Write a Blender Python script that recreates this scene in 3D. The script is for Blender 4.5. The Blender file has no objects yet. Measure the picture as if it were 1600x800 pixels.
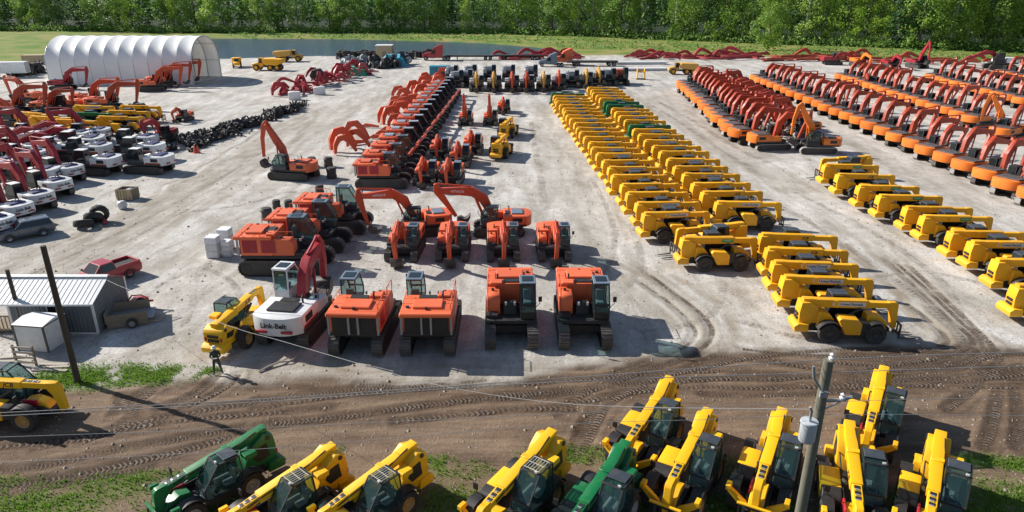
import bpy, bmesh, math, random
import numpy as np
from mathutils import Vector, Matrix, Euler, noise as mnoise

random.seed(7)
rng = np.random.default_rng(7)
R = math.radians
scene = bpy.context.scene
COL = scene.collection

# ------------------------------------------------------------------ camera, sky, sun, exposure
F_PX, HORIZON, CAM_H = 1100.0, -28.0, 20.0
TILT = math.atan((400 - HORIZON) / F_PX)
cam_data = bpy.data.cameras.new('camera')
cam_data.sensor_width = 36.0
cam_data.lens = 36.0 * F_PX / 1600.0
cam_data.clip_end = 6000
cam = bpy.data.objects.new('camera', cam_data)
cam.location = (0, 0, CAM_H)
cam.rotation_euler = (math.pi / 2 - TILT, 0, 0)
COL.objects.link(cam)
scene.camera = cam

SUN_DIR = Vector((-0.915, 0.40, 0.0)).normalized()
SUN_EL = R(33)
to_sun = Vector((SUN_DIR.x * math.cos(SUN_EL), SUN_DIR.y * math.cos(SUN_EL), math.sin(SUN_EL)))
world = bpy.data.worlds.new('World')
scene.world = world
world.use_nodes = True
wn = world.node_tree
sky = wn.nodes.new('ShaderNodeTexSky')
sky.sky_type = 'NISHITA'
sky.sun_disc = False
sky.sun_elevation = SUN_EL
sky.sun_rotation = math.atan2(to_sun.x, to_sun.y)
sky.air_density = 1.0
sky.dust_density = 0.6
wn.nodes['Background'].inputs[1].default_value = 0.075
wn.links.new(sky.outputs[0], wn.nodes['Background'].inputs[0])
sun_data = bpy.data.lights.new('sun', 'SUN')
sun_data.energy = 5.0
sun_data.angle = R(0.53)
sun_data.color = (1.0, 0.945, 0.86)
sun = bpy.data.objects.new('sun', sun_data)
sun.rotation_euler = to_sun.to_track_quat('Z', 'Y').to_euler()
COL.objects.link(sun)
scene.view_settings.view_transform = 'Standard'
scene.view_settings.look = 'None'
scene.view_settings.gamma = 1.0
scene.view_settings.exposure = 0.5
scene.render.engine = 'CYCLES'
scene.cycles.max_bounces = 5
scene.cycles.transparent_max_bounces = 10
scene.cycles.use_denoising = True

CT, ST = math.cos(TILT), math.sin(TILT)
def G(px, py, z=0.0):
    """point of the place at height z that the photograph shows at px, py"""
    u, v = (px - 800) / F_PX, (py - 400) / F_PX
    t = (CAM_H - z) / (ST + v * CT)
    return Vector((u * t, (CT - v * ST) * t, z))

# ------------------------------------------------------------------ materials
MATS = {}
def new_mat(name):
    m = bpy.data.materials.new(name)
    m.use_nodes = True
    MATS[name] = m
    return m, m.node_tree, m.node_tree.nodes['Principled BSDF']

def N(nt, kind, **kw):
    n = nt.nodes.new(kind)
    for k, v in kw.items():
        setattr(n, k, v)
    return n

def mixc(nt, fac, a, b, blend='MIX'):
    n = N(nt, 'ShaderNodeMix', data_type='RGBA', blend_type=blend)
    for i, v in ((0, fac), (6, a), (7, b)):
        if hasattr(v, 'links'):
            nt.links.new(v, n.inputs[i])
        elif isinstance(v, (int, float)):
            n.inputs[i].default_value = v
        else:
            n.inputs[i].default_value = (*v, 1) if len(v) == 3 else v
    return n.outputs[2]

def noise_node(nt, scale, detail=4, rough=0.55, vec=None):
    n = N(nt, 'ShaderNodeTexNoise')
    n.inputs['Scale'].default_value = scale
    n.inputs['Detail'].default_value = detail
    n.inputs['Roughness'].default_value = rough
    if vec is not None:
        nt.links.new(vec, n.inputs['Vector'])
    return n

def ramp(nt, src, p0, p1, c0=(0, 0, 0), c1=(1, 1, 1)):
    n = N(nt, 'ShaderNodeValToRGB')
    n.color_ramp.elements[0].position = p0
    n.color_ramp.elements[1].position = p1
    n.color_ramp.elements[0].color = (*c0, 1)
    n.color_ramp.elements[1].color = (*c1, 1)
    nt.links.new(src, n.inputs[0])
    return n.outputs[0]

def paint(name, col, rough=0.4, dirt=0.35, dirtcol=(0.30, 0.25, 0.19), metal=0.0, coat=0.0, scale=2.2, vary=0.12):
    """machine paint with dust and small tone changes; each machine a little different"""
    m, nt, b = new_mat(name)
    tc = N(nt, 'ShaderNodeTexCoord')
    oi = N(nt, 'ShaderNodeObjectInfo')
    n1 = noise_node(nt, scale, 6, 0.65, tc.outputs['Object'])
    n2 = noise_node(nt, scale * 7, 3, 0.6, tc.outputs['Object'])
    dm = ramp(nt, n1.outputs[0], 0.46, 0.78)
    f = N(nt, 'ShaderNodeMath', operation='MULTIPLY')
    nt.links.new(dm, f.inputs[0])
    f.inputs[1].default_value = dirt
    hs = N(nt, 'ShaderNodeHueSaturation')
    hs.inputs['Color'].default_value = (*col, 1)
    mr = N(nt, 'ShaderNodeMapRange')
    nt.links.new(oi.outputs['Random'], mr.inputs[0])
    mr.inputs[3].default_value = 1 - vary
    mr.inputs[4].default_value = 1 + vary
    nt.links.new(mr.outputs[0], hs.inputs['Value'])
    sx = N(nt, 'ShaderNodeSeparateXYZ')
    nt.links.new(tc.outputs['Object'], sx.inputs[0])
    low = N(nt, 'ShaderNodeMapRange')
    nt.links.new(sx.outputs[2], low.inputs[0])
    low.inputs[1].default_value, low.inputs[2].default_value = 1.7, 0.1
    low.inputs[3].default_value, low.inputs[4].default_value = 0.0, dirt * 1.1
    lm = N(nt, 'ShaderNodeMath', operation='MULTIPLY_ADD')
    nt.links.new(low.outputs[0], lm.inputs[0])
    nt.links.new(n2.outputs[0], lm.inputs[1])
    nt.links.new(f.outputs[0], lm.inputs[2])
    lm.use_clamp = True
    c = mixc(nt, lm.outputs[0], hs.outputs[0], dirtcol)
    c2 = mixc(nt, 0.25, c, ramp(nt, n2.outputs[0], 0.3, 0.7, (0.75, 0.75, 0.75), (1.1, 1.1, 1.1)), 'MULTIPLY')
    nt.links.new(c2, b.inputs['Base Color'])
    rr = N(nt, 'ShaderNodeMapRange')
    nt.links.new(n1.outputs[0], rr.inputs[0])
    rr.inputs[3].default_value = max(0.05, rough - 0.1)
    rr.inputs[4].default_value = min(1, rough + 0.25)
    nt.links.new(rr.outputs[0], b.inputs['Roughness'])
    b.inputs['Metallic'].default_value = metal
    b.inputs['Coat Weight'].default_value = coat
    return m

YEL = paint('yellow_paint', (0.92, 0.49, 0.003), 0.42, 0.12)
YELR = paint('yellow_paint_row', (0.92, 0.44, 0.004), 0.45, 0.16)
GRN = paint('green_paint', (0.004, 0.15, 0.042), 0.32, 0.15)
ORA = paint('red_orange_paint', (0.78, 0.145, 0.05), 0.40, 0.18)
ORB = paint('red_orange_boom_paint', (0.60, 0.075, 0.022), 0.38, 0.18)
DOB = paint('dark_orange_boom_paint', (0.40, 0.042, 0.010), 0.4, 0.22)
DOC = paint('bright_orange_paint', (0.82, 0.20, 0.018), 0.36, 0.2)
BUR = paint('crimson_paint', (0.36, 0.012, 0.025), 0.35, 0.2)
RED = paint('red_paint', (0.42, 0.012, 0.025), 0.28, 0.15, coat=0.4)
WHT = paint('white_paint', (0.74, 0.75, 0.76), 0.4, 0.3)
GRY = paint('grey_paint', (0.30, 0.32, 0.34), 0.45, 0.3)
SLV = paint('silver_metal', (0.52, 0.54, 0.56), 0.35, 0.3, metal=0.6)
BLK = paint('black_plastic', (0.018, 0.018, 0.02), 0.5, 0.25, (0.09, 0.08, 0.07))
DRK = paint('dark_steel', (0.035, 0.035, 0.038), 0.55, 0.4, (0.12, 0.10, 0.08))
RUB = paint('tyre_rubber', (0.022, 0.022, 0.023), 0.75, 0.45, (0.11, 0.095, 0.08))
TRK = paint('track_steel', (0.075, 0.07, 0.068), 0.5, 0.5, (0.17, 0.145, 0.12), metal=0.3)
TRL = paint('pale_track_steel', (0.42, 0.41, 0.40), 0.45, 0.45, (0.2, 0.18, 0.15), metal=0.2)
BKT = paint('bucket_steel', (0.05, 0.042, 0.04), 0.5, 0.4, (0.14, 0.10, 0.07))
CABG = paint('dark_grey_cab_paint', (0.045, 0.055, 0.068), 0.35, 0.2)
SLATE = paint('slate_blue_paint', (0.14, 0.19, 0.25), 0.4, 0.2)
NAVY = paint('navy_print', (0.015, 0.02, 0.10), 0.5, 0.05)
LIME = paint('green_print', (0.03, 0.33, 0.06), 0.5, 0.05)
RIMO = paint('rim_ochre', (0.50, 0.26, 0.06), 0.5, 0.4)
RIMG = paint('rim_grey', (0.35, 0.35, 0.36), 0.5, 0.4)
SUVG = paint('slate_car_paint', (0.075, 0.10, 0.13), 0.22, 0.15, metal=0.3, coat=0.6)
TEAL = paint('turquoise_tarp', (0.02, 0.30, 0.42), 0.5, 0.15)
SEAT = paint('seat_fabric', (0.24, 0.27, 0.28), 0.8, 0.1)
WOOD = paint('weathered_wood', (0.27, 0.21, 0.15), 0.85, 0.4, (0.12, 0.10, 0.08), scale=5)
POLE = paint('pole_wood', (0.16, 0.155, 0.12), 0.85, 0.5, (0.085, 0.085, 0.06), scale=6)
POLD = paint('old_pole_wood', (0.055, 0.045, 0.036), 0.85, 0.4, (0.10, 0.08, 0.06), scale=6)
TAN = paint('tan_fabric', (0.42, 0.33, 0.21), 0.8, 0.2)
SIDING = paint('slate_grey_siding', (0.13, 0.145, 0.16), 0.5, 0.2)
LAMP = paint('clear_lens', (0.6, 0.6, 0.58), 0.15, 0.05)
HIVIS = paint('hi_vis_fabric', (0.35, 0.75, 0.05), 0.8, 0.05)
OLIVE = paint('olive_fabric', (0.045, 0.06, 0.04), 0.85, 0.2)
SKIN = paint('skin', (0.42, 0.24, 0.16), 0.55, 0.02)
CONE = paint('cone_orange', (0.75, 0.10, 0.05), 0.5, 0.1)
INSU = paint('transformer_grey', (0.42, 0.46, 0.50), 0.4, 0.25)
PLAN = paint('pale_lumber', (0.48, 0.43, 0.36), 0.8, 0.3)

def make_glass():
    m, nt, b = new_mat('cab_glass')
    b.inputs['Base Color'].default_value = (0.05, 0.10, 0.10, 1)
    b.inputs['Roughness'].default_value = 0.06
    b.inputs['Specular IOR Level'].default_value = 1.0
    tr = N(nt, 'ShaderNodeBsdfTransparent')
    tr.inputs[0].default_value = (0.82, 0.92, 0.92, 1)
    mx = N(nt, 'ShaderNodeMixShader')
    mx.inputs[0].default_value = 0.2
    nt.links.new(tr.outputs[0], mx.inputs[1])
    nt.links.new(b.outputs[0], mx.inputs[2])
    nt.links.new(mx.outputs[0], nt.nodes['Material Output'].inputs[0])
    return m
GLS = make_glass()
def make_darkglass():
    m, nt, b = new_mat('dark_window_glass')
    b.inputs['Base Color'].default_value = (0.014, 0.02, 0.024, 1)
    b.inputs['Roughness'].default_value = 0.08
    return m
DGL = make_darkglass()

def make_fabric():
    m, nt, b = new_mat('white_tent_fabric')
    tc = N(nt, 'ShaderNodeTexCoord')
    n1 = noise_node(nt, 0.6, 5, 0.6, tc.outputs['Object'])
    c = ramp(nt, n1.outputs[0], 0.3, 0.7, (0.86, 0.87, 0.88), (0.93, 0.93, 0.92))
    nt.links.new(c, b.inputs['Base Color'])
    b.inputs['Roughness'].default_value = 0.5
    tl = N(nt, 'ShaderNodeBsdfTranslucent')
    tl.inputs[0].default_value = (0.8, 0.76, 0.68, 1)
    mx = N(nt, 'ShaderNodeMixShader')
    mx.inputs[0].default_value = 0.1
    nt.links.new(b.outputs[0], mx.inputs[1])
    nt.links.new(tl.outputs[0], mx.inputs[2])
    nt.links.new(mx.outputs[0], nt.nodes['Material Output'].inputs[0])
    return m
FAB = make_fabric()

def make_leaf(name, c0, c1):
    m, nt, b = new_mat(name)
    oi = N(nt, 'ShaderNodeObjectInfo')
    geo = N(nt, 'ShaderNodeNewGeometry')
    tc = N(nt, 'ShaderNodeTexCoord')
    n1 = noise_node(nt, 0.35, 3, 0.6, tc.outputs['Object'])
    a = N(nt, 'ShaderNodeMath', operation='ADD')
    nt.links.new(oi.outputs['Random'], a.inputs[0])
    nt.links.new(n1.outputs[0], a.inputs[1])
    h = N(nt, 'ShaderNodeMath', operation='MULTIPLY')
    nt.links.new(a.outputs[0], h.inputs[0])
    h.inputs[1].default_value = 0.5
    a2 = N(nt, 'ShaderNodeMath', operation='MULTIPLY_ADD')
    nt.links.new(geo.outputs['Random Per Island'], a2.inputs[0])
    a2.inputs[1].default_value = 0.35
    nt.links.new(h.outputs[0], a2.inputs[2])
    c = ramp(nt, a2.outputs[0], 0.25, 0.95, c0, c1)
    nt.links.new(c, b.inputs['Base Color'])
    b.inputs['Roughness'].default_value = 0.6
    tl = N(nt, 'ShaderNodeBsdfTranslucent')
    nt.links.new(c, tl.inputs[0])
    mx = N(nt, 'ShaderNodeMixShader')
    mx.inputs[0].default_value = 0.42
    nt.links.new(b.outputs[0], mx.inputs[1])
    nt.links.new(tl.outputs[0], mx.inputs[2])
    nt.links.new(mx.outputs[0], nt.nodes['Material Output'].inputs[0])
    return m
LEAF_A = make_leaf('leaf_mid_green', (0.075, 0.17, 0.03), (0.30, 0.46, 0.08))
LEAF_B = make_leaf('leaf_pale_green', (0.16, 0.31, 0.05), (0.45, 0.60, 0.11))
LEAF_C = make_leaf('leaf_dark_green', (0.035, 0.105, 0.035), (0.13, 0.27, 0.07))
BLADE = make_leaf('grass_blade', (0.06, 0.15, 0.012), (0.16, 0.30, 0.03))
BARK = paint('bark', (0.11, 0.09, 0.07), 0.9, 0.3)
BARKP = paint('pale_bark', (0.50, 0.48, 0.43), 0.9, 0.3)

def make_water():
    m, nt, b = new_mat('pond_water')
    b.inputs['Base Color'].default_value = (0.05, 0.09, 0.14, 1)
    b.inputs['Roughness'].default_value = 0.13
    tc = N(nt, 'ShaderNodeTexCoord')
    mp = N(nt, 'ShaderNodeMapping')
    mp.inputs['Scale'].default_value = (0.35, 1.2, 1)
    nt.links.new(tc.outputs['Object'], mp.inputs[0])
    n1 = noise_node(nt, 1.5, 3, 0.6, mp.outputs[0])
    bp = N(nt, 'ShaderNodeBump')
    bp.inputs['Strength'].default_value = 0.5
    bp.inputs['Distance'].default_value = 0.7
    nt.links.new(n1.outputs[0], bp.inputs['Height'])
    nt.links.new(bp.outputs[0], b.inputs['Normal'])
    return m
WATER = make_water()

# ------------------------------------------------------------------ mesh building
class MB:
    def __init__(self):
        self.v, self.f = [], []
    def add(self, vs, fs, M=None):
        o = len(self.v)
        for p in vs:
            p = Vector(p)
            self.v.append(tuple(M @ p) if M is not None else tuple(p))
        self.f += [tuple(i + o for i in f) for f in fs]
        return self
    def box(self, x0, x1, y0, y1, z0, z1, M=None):
        vs = [(x0, y0, z0), (x1, y0, z0), (x1, y1, z0), (x0, y1, z0), (x0, y0, z1), (x1, y0, z1), (x1, y1, z1), (x0, y1, z1)]
        return self.add(vs, [(0, 3, 2, 1), (4, 5, 6, 7), (0, 1, 5, 4), (1, 2, 6, 5), (2, 3, 7, 6), (3, 0, 4, 7)], M)
    def prism(self, prof, y0, y1, M=None, taper=1.0):
        """profile in XZ drawn out along Y"""
        n = len(prof)
        area = sum(prof[i][0] * prof[(i + 1) % n][1] - prof[(i + 1) % n][0] * prof[i][1] for i in range(n))
        if area < 0:
            prof = prof[::-1]
        vs = [(x, y0, z) for x, z in prof] + [(x, y1, z) for x, z in prof]
        fs = [tuple(range(n)), tuple(range(2 * n - 1, n - 1, -1))]
        fs += [(i, i + n, (i + 1) % n + n, (i + 1) % n) for i in range(n)]
        return self.add(vs, fs, M)
    def plan(self, prof, z0, z1, M=None):
        """profile in XY drawn up along Z"""
        n = len(prof)
        area = sum(prof[i][0] * prof[(i + 1) % n][1] - prof[(i + 1) % n][0] * prof[i][1] for i in range(n))
        if area < 0:
            prof = prof[::-1]
        vs = [(x, y, z0) for x, y in prof] + [(x, y, z1) for x, y in prof]
        fs = [tuple(range(n - 1, -1, -1)), tuple(range(n, 2 * n))]
        fs += [(i, (i + 1) % n, (i + 1) % n + n, i + n) for i in range(n)]
        return self.add(vs, fs, M)
    def rod(self, a, b, r0, r1=None, n=8, M=None):
        r1 = r0 if r1 is None else r1
        a, b = Vector(a), Vector(b)
        d = (b - a).normalized()
        u = d.orthogonal().normalized()
        w = d.cross(u)
        vs = []
        for c, r in ((a, r0), (b, r1)):
            vs += [c + u * math.cos(2 * math.pi * i / n) * r + w * math.sin(2 * math.pi * i / n) * r for i in range(n)]
        fs = [(i, (i + 1) % n, (i + 1) % n + n, i + n) for i in range(n)] + [tuple(range(n - 1, -1, -1)), tuple(range(n, 2 * n))]
        return self.add(vs, fs, M)
    def tube(self, pts, r, n=6, M=None):
        pts = [Vector(p) for p in pts]
        vs = []
        u = None
        rr = r if isinstance(r, (list, tuple)) else [r] * len(pts)
        for k, p in enumerate(pts):
            d = (pts[min(k + 1, len(pts) - 1)] - pts[max(k - 1, 0)]).normalized()
            u = d.orthogonal().normalized() if u is None else (u - d * u.dot(d)).normalized()
            w = d.cross(u)
            vs += [p + (u * math.cos(2 * math.pi * i / n) + w * math.sin(2 * math.pi * i / n)) * rr[k] for i in range(n)]
        fs = []
        for k in range(len(pts) - 1):
            fs += [(k * n + i, k * n + (i + 1) % n, (k + 1) * n + (i + 1) % n, (k + 1) * n + i) for i in range(n)]
        fs += [tuple(range(n - 1, -1, -1)), tuple(range((len(pts) - 1) * n, len(pts) * n))]
        return self.add(vs, fs, M)
    def lathe(self, prof, n=20, M=None, lug=0.0):
        """profile (radius, y) turned round the Y axis; lug raises every other step of the outer rings"""
        vs, fs, m = [], [], len(prof)
        rmax = max(p[0] for p in prof)
        for i in range(n):
            a = 2 * math.pi * i / n
            for j, (r, y) in enumerate(prof):
                rr = r
                if lug and r > rmax * 0.93:
                    k = (i + (1 if y > 0 else 0)) % 2
                    rr = r - lug * k
                vs.append((math.cos(a) * rr, y, math.sin(a) * rr))
        for i in range(n):
            for j in range(m):
                fs.append((i * m + j, i * m + (j + 1) % m, ((i + 1) % n) * m + (j + 1) % m, ((i + 1) % n) * m + j))
        return self.add(vs, fs, M)
    def mesh(self, name, mat, bevel=0.0, seg=1, angle=35):
        me = bpy.data.meshes.new(name)
        me.from_pydata(self.v, [], self.f)
        bm = bmesh.new()
        bm.from_mesh(me)
        if bevel:
            ed = [e for e in bm.edges if len(e.link_faces) == 2 and e.calc_face_angle(0) > R(28)]
            bmesh.ops.bevel(bm, geom=ed, offset=bevel, segments=seg, affect='EDGES', profile=0.6, clamp_overlap=True)
        bmesh.ops.recalc_face_normals(bm, faces=bm.faces)
        bm.to_mesh(me)
        bm.free()
        me.polygons.foreach_set('use_smooth', [True] * len(me.polygons))
        me.set_sharp_from_angle(angle=R(angle))
        me.materials.append(mat)
        return me

def T(x=0, y=0, z=0, rx=0, ry=0, rz=0, s=1.0):
    return Matrix.Translation((x, y, z)) @ Euler((R(rx), R(ry), R(rz))).to_matrix().to_4x4() @ Matrix.Scale(s, 4)

class Node:
    """a part: a mesh with a name, perhaps with sub-parts; made once, placed many times"""
    def __init__(self, name, me=None, kids=(), label=None):
        self.name, self.me, self.kids, self.label = name, me, list(kids), label

def nd(name, mb, mat, bevel=0.0, kids=(), seg=1, angle=35, label=None):
    return Node(name, mb.mesh(name, mat, bevel, seg, angle), kids, label)

def ribbon(pts, th):
    """side outline of a bent beam from its centre line and thicknesses"""
    up, lo = [], []
    for i, (x, z) in enumerate(pts):
        a = pts[max(i - 1, 0)]
        b = pts[min(i + 1, len(pts) - 1)]
        dx, dz = b[0] - a[0], b[1] - a[1]
        L = math.hypot(dx, dz)
        nx, nz = -dz / L, dx / L
        up.append((x + nx * th[i] / 2, z + nz * th[i] / 2))
        lo.append((x - nx * th[i] / 2, z - nz * th[i] / 2))
    return up + lo[::-1]

def link(o, parent=None):
    COL.objects.link(o)
    if parent is not None:
        o.parent = parent
    return o

def put_nodes(nodes, parent):
    for k in nodes:
        o = link(bpy.data.objects.new(k.name, k.me), parent)
        if k.label:
            o['label'] = k.label
        if k.kids:
            put_nodes(k.kids, o)

USED = set()
def place(name, nodes, loc, rz, label, cat, group=None, s=1.0, kind=None, rx=0, ry=0):
    """one thing: an Empty at its base that parents its parts"""
    o = link(bpy.data.objects.new(name, None))
    o.empty_display_size = 0.5
    o.location = loc
    o.rotation_euler = (rx, ry, rz)
    o.scale = (s, s, s)
    o['label'], o['category'] = label, cat
    if group:
        o['group'] = group
    if kind:
        o['kind'] = kind
    put_nodes(nodes, o)
    return o

def single(name, me, loc, label=None, cat=None, group=None, rot=(0, 0, 0), s=1.0, kind=None):
    o = link(bpy.data.objects.new(name, me))
    o.location = loc
    o.rotation_euler = rot
    o.scale = (s, s, s) if isinstance(s, (int, float)) else s
    if label:
        o['label'] = label
    if cat:
        o['category'] = cat
    if group:
        o['group'] = group
    if kind:
        o['kind'] = kind
    return o

ONES = 'first second third fourth fifth sixth seventh eighth ninth tenth eleventh twelfth thirteenth fourteenth fifteenth sixteenth seventeenth eighteenth nineteenth'.split()
TENS = {2: 'twent', 3: 'thirt', 4: 'fort', 5: 'fift', 6: 'sixt', 7: 'sevent', 8: 'eight', 9: 'ninet'}
def nth(n):
    if n < 20:
        return ONES[n - 1]
    if n >= 100:
        return 'hundredth' if n == 100 else 'hundred-' + nth(n - 100)
    t, u = divmod(n, 10)
    return TENS[t] + 'ieth' if u == 0 else TENS[t] + 'y-' + ONES[u - 1]

TEXTS = {}
def text_mesh(txt, size, mat, shear=0.0, bold=0.0, name='lettering'):
    key = (txt, size, mat.name, shear, bold)
    if key in TEXTS:
        return TEXTS[key]
    cu = bpy.data.curves.new(name, 'FONT')
    cu.body = txt
    cu.size = size
    cu.shear = shear
    cu.offset = bold
    cu.align_x = 'CENTER'
    cu.align_y = 'CENTER'
    cu.extrude = 0.002
    cu.resolution_u = 3
    ob = bpy.data.objects.new(name, cu)
    COL.objects.link(ob)
    dg = bpy.context.evaluated_depsgraph_get()
    me = bpy.data.meshes.new_from_object(ob.evaluated_get(dg))
    bpy.data.objects.remove(ob)
    me.name = name
    me.materials.clear()
    me.materials.append(mat)
    TEXTS[key] = me
    return me

def moved(me, M, name=None):
    m2 = me.copy()
    if name:
        m2.name = name
    m2.transform(M)
    return m2

def glasshouse(verts, faces, frame_mat, glass_mat, inset=0.07, names=None, thick=0.04):
    """a cab: a framed shell whose openings are filled by panes, one object each"""
    bm = bmesh.new()
    bv = [bm.verts.new(v) for v in verts]
    fc = [bm.faces.new([bv[i] for i in f]) for f in faces]
    bmesh.ops.recalc_face_normals(bm, faces=bm.faces)
    win = [fc[i] for i in names]
    nm = [names[i] for i in names]
    bmesh.ops.inset_individual(bm, faces=win, thickness=inset, use_even_offset=True)
    panes = []
    for f, n in zip(win, nm):
        off = f.normal * -0.02
        vs = [v.co + off for v in f.verts]
        k = len(vs)
        mb = MB()
        mb.add(vs + [v - f.normal * 0.012 for v in vs], [tuple(range(k)), tuple(range(2 * k - 1, k - 1, -1))] + [(i, i + k, (i + 1) % k + k, (i + 1) % k) for i in range(k)])
        panes.append(nd(n, mb, glass_mat))
    bmesh.ops.delete(bm, geom=win, context='FACES')
    bmesh.ops.solidify(bm, geom=bm.faces, thickness=thick)
    me = bpy.data.meshes.new('cab_frame')
    bm.to_mesh(me)
    bm.free()
    me.materials.append(frame_mat)
    return me, panes

# ------------------------------------------------------------------ ground
def seg_dist(X, Y, pts):
    d = np.full(X.shape, 1e9)
    for a, b in zip(pts[:-1], pts[1:]):
        ax, ay, bx, by = a[0], a[1], b[0], b[1]
        L2 = (bx - ax) ** 2 + (by - ay) ** 2 + 1e-9
        t = np.clip(((X - ax) * (bx - ax) + (Y - ay) * (by - ay)) / L2, 0, 1)
        d = np.minimum(d, np.hypot(X - ax - t * (bx - ax), Y - ay - t * (by - ay)))
    return d

def poly_sd(X, Y, pts):
    """signed distance, positive inside"""
    d = seg_dist(X, Y, pts + [pts[0]])
    ins = np.zeros(X.shape, bool)
    n = len(pts)
    for i in range(n):
        x0, y0 = pts[i][0], pts[i][1]
        x1, y1 = pts[(i + 1) % n][0], pts[(i + 1) % n][1]
        c = ((y0 > Y) != (y1 > Y)) & (X < (x1 - x0) * (Y - y0) / (y1 - y0 + 1e-12) + x0)
        ins ^= c
    return np.where(ins, d, -d)

def vnoise(X, Y, scale, seed):
    """smooth lattice noise, 0..1"""
    r = np.random.default_rng(seed)
    tab = r.random((256, 256))
    x, y = X / scale, Y / scale
    xi, yi = np.floor(x).astype(int), np.floor(y).astype(int)
    fx, fy = x - xi, y - yi
    fx, fy = fx * fx * (3 - 2 * fx), fy * fy * (3 - 2 * fy)
    g = lambda i, j: tab[i & 255, j & 255]
    return (g(xi, yi) * (1 - fx) + g(xi + 1, yi) * fx) * (1 - fy) + (g(xi, yi + 1) * (1 - fx) + g(xi + 1, yi + 1) * fx) * fy

def fbm(X, Y, scale, seed, o=4):
    t, a, s = 0, 1, 0
    for k in range(o):
        t = t + vnoise(X, Y, scale / 2 ** k, seed + k) * a
        s += a
        a *= 0.55
    return t / s

sm = lambda x, a, b: (lambda t: t * t * (3 - 2 * t))(np.clip((x - a) / (b - a), 0, 1))

POND = [G(*p).to_2d() for p in [(120, 92), (355, 91), (500, 87), (620, 88), (720, 87), (800, 87), (870, 85), (905, 81), (860, 74), (780, 67), (700, 63.5), (560, 60), (440, 59), (360, 58.5), (200, 58)]]
FARGRASS = [G(*p).to_2d() for p in [(120, 92), (355, 91), (500, 87), (720, 87), (870, 86), (960, 86), (1080, 87), (1200, 89), (1330, 91), (1450, 94), (1600, 97), (2300, 110), (2600, -6), (-1200, -6), (-900, 108), (-300, 104), (0, 102), (60, 100)]]
WOODS = [G(*p).to_2d() for p in [(-500, 50), (0, 47), (300, 50), (480, 51), (650, 51.5), (800, 53), (930, 56.5), (1040, 61), (1160, 66), (1280, 70), (1400, 75), (1500, 79), (1600, 82), (2000, 92), (2400, -8), (-900, -8)]]
ROADTOP = [(-700, 610), (0, 598), (120, 607), (250, 602), (330, 594), (420, 596), (520, 590), (650, 596), (760, 592), (850, 583), (960, 566), (1060, 556), (1160, 548), (1280, 542), (1400, 538), (1500, 536), (1600, 540), (2300, 560)]
DIRT = [G(*p).to_2d() for p in ROADTOP] + [Vector((140, -60)), Vector((-140, -60))]
GRASS_SPOTS = [  # pixel, metres in x and y, strength
    (130, 590, 3.0, 1.5, 1.0), (190, 586, 2.6, 1.3, 1.0), (250, 586, 2.4, 1.2, 1.0), (60, 600, 2.0, 1.3, 1.0), (325, 580, 0.8, 0.5, 0.9), (170, 600, 2.0, 0.5, 0.7),
    (60, 790, 3.2, 1.2, 0.75), (180, 760, 3.2, 1.0, 0.6), (240, 745, 1.6, 0.5, 0.8), (10, 760, 2.0, 0.8, 0.5), (300, 790, 2.5, 1.2, 0.7),
    (515, 705, 0.8, 0.5, 0.5), (680, 722, 1.1, 0.6, 0.9), (720, 735, 1.5, 0.7, 0.6), (700, 790, 2.0, 1.5, 0.7), (890, 712, 2.4, 0.8, 0.8), (880, 800, 5.0, 1.5, 0.9),
    (1080, 790, 2.0, 1.2, 1.0), (1200, 800, 3.0, 1.4, 1.0), (1100, 730, 4.0, 1.0, 0.5), (1300, 800, 3, 1.2, 0.9), (1530, 720, 1.6, 0.6, 0.9), (1590, 725, 1.2, 0.6, 1.0), (1590, 790, 2.4, 1.8, 1.0), (1500, 800, 3.0, 1.2, 0.9), (1400, 790, 2.5, 1.2, 0.7)]

def grass_mask(X, Y):
    g = np.zeros(X.shape)
    for px, py, rx, ry, s in GRASS_SPOTS:
        c = G(px, py)
        q = np.hypot((X - c.x) / rx, (Y - c.y) / ry)
        g = np.maximum(g, s * (1 - sm(q, 0.35, 1.25)))
    g = g * sm(fbm(X, Y, 1.1, 31), 0.26, 0.50)
    return g

def smooth_path(pts, step=0.3):
    pts = [Vector(p) for p in pts]
    out = []
    n = len(pts)
    for i in range(n - 1):
        p0, p1, p2, p3 = pts[max(i - 1, 0)], pts[i], pts[i + 1], pts[min(i + 2, n - 1)]
        k = max(2, int((p2 - p1).length / step))
        for j in range(k):
            t = j / k
            out.append(0.5 * ((2 * p1) + (p2 - p0) * t + (2 * p0 - 5 * p1 + 4 * p2 - p3) * t * t + (3 * p1 - p0 - 3 * p2 + p3) * t ** 3))
    out.append(pts[-1])
    return out

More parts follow.
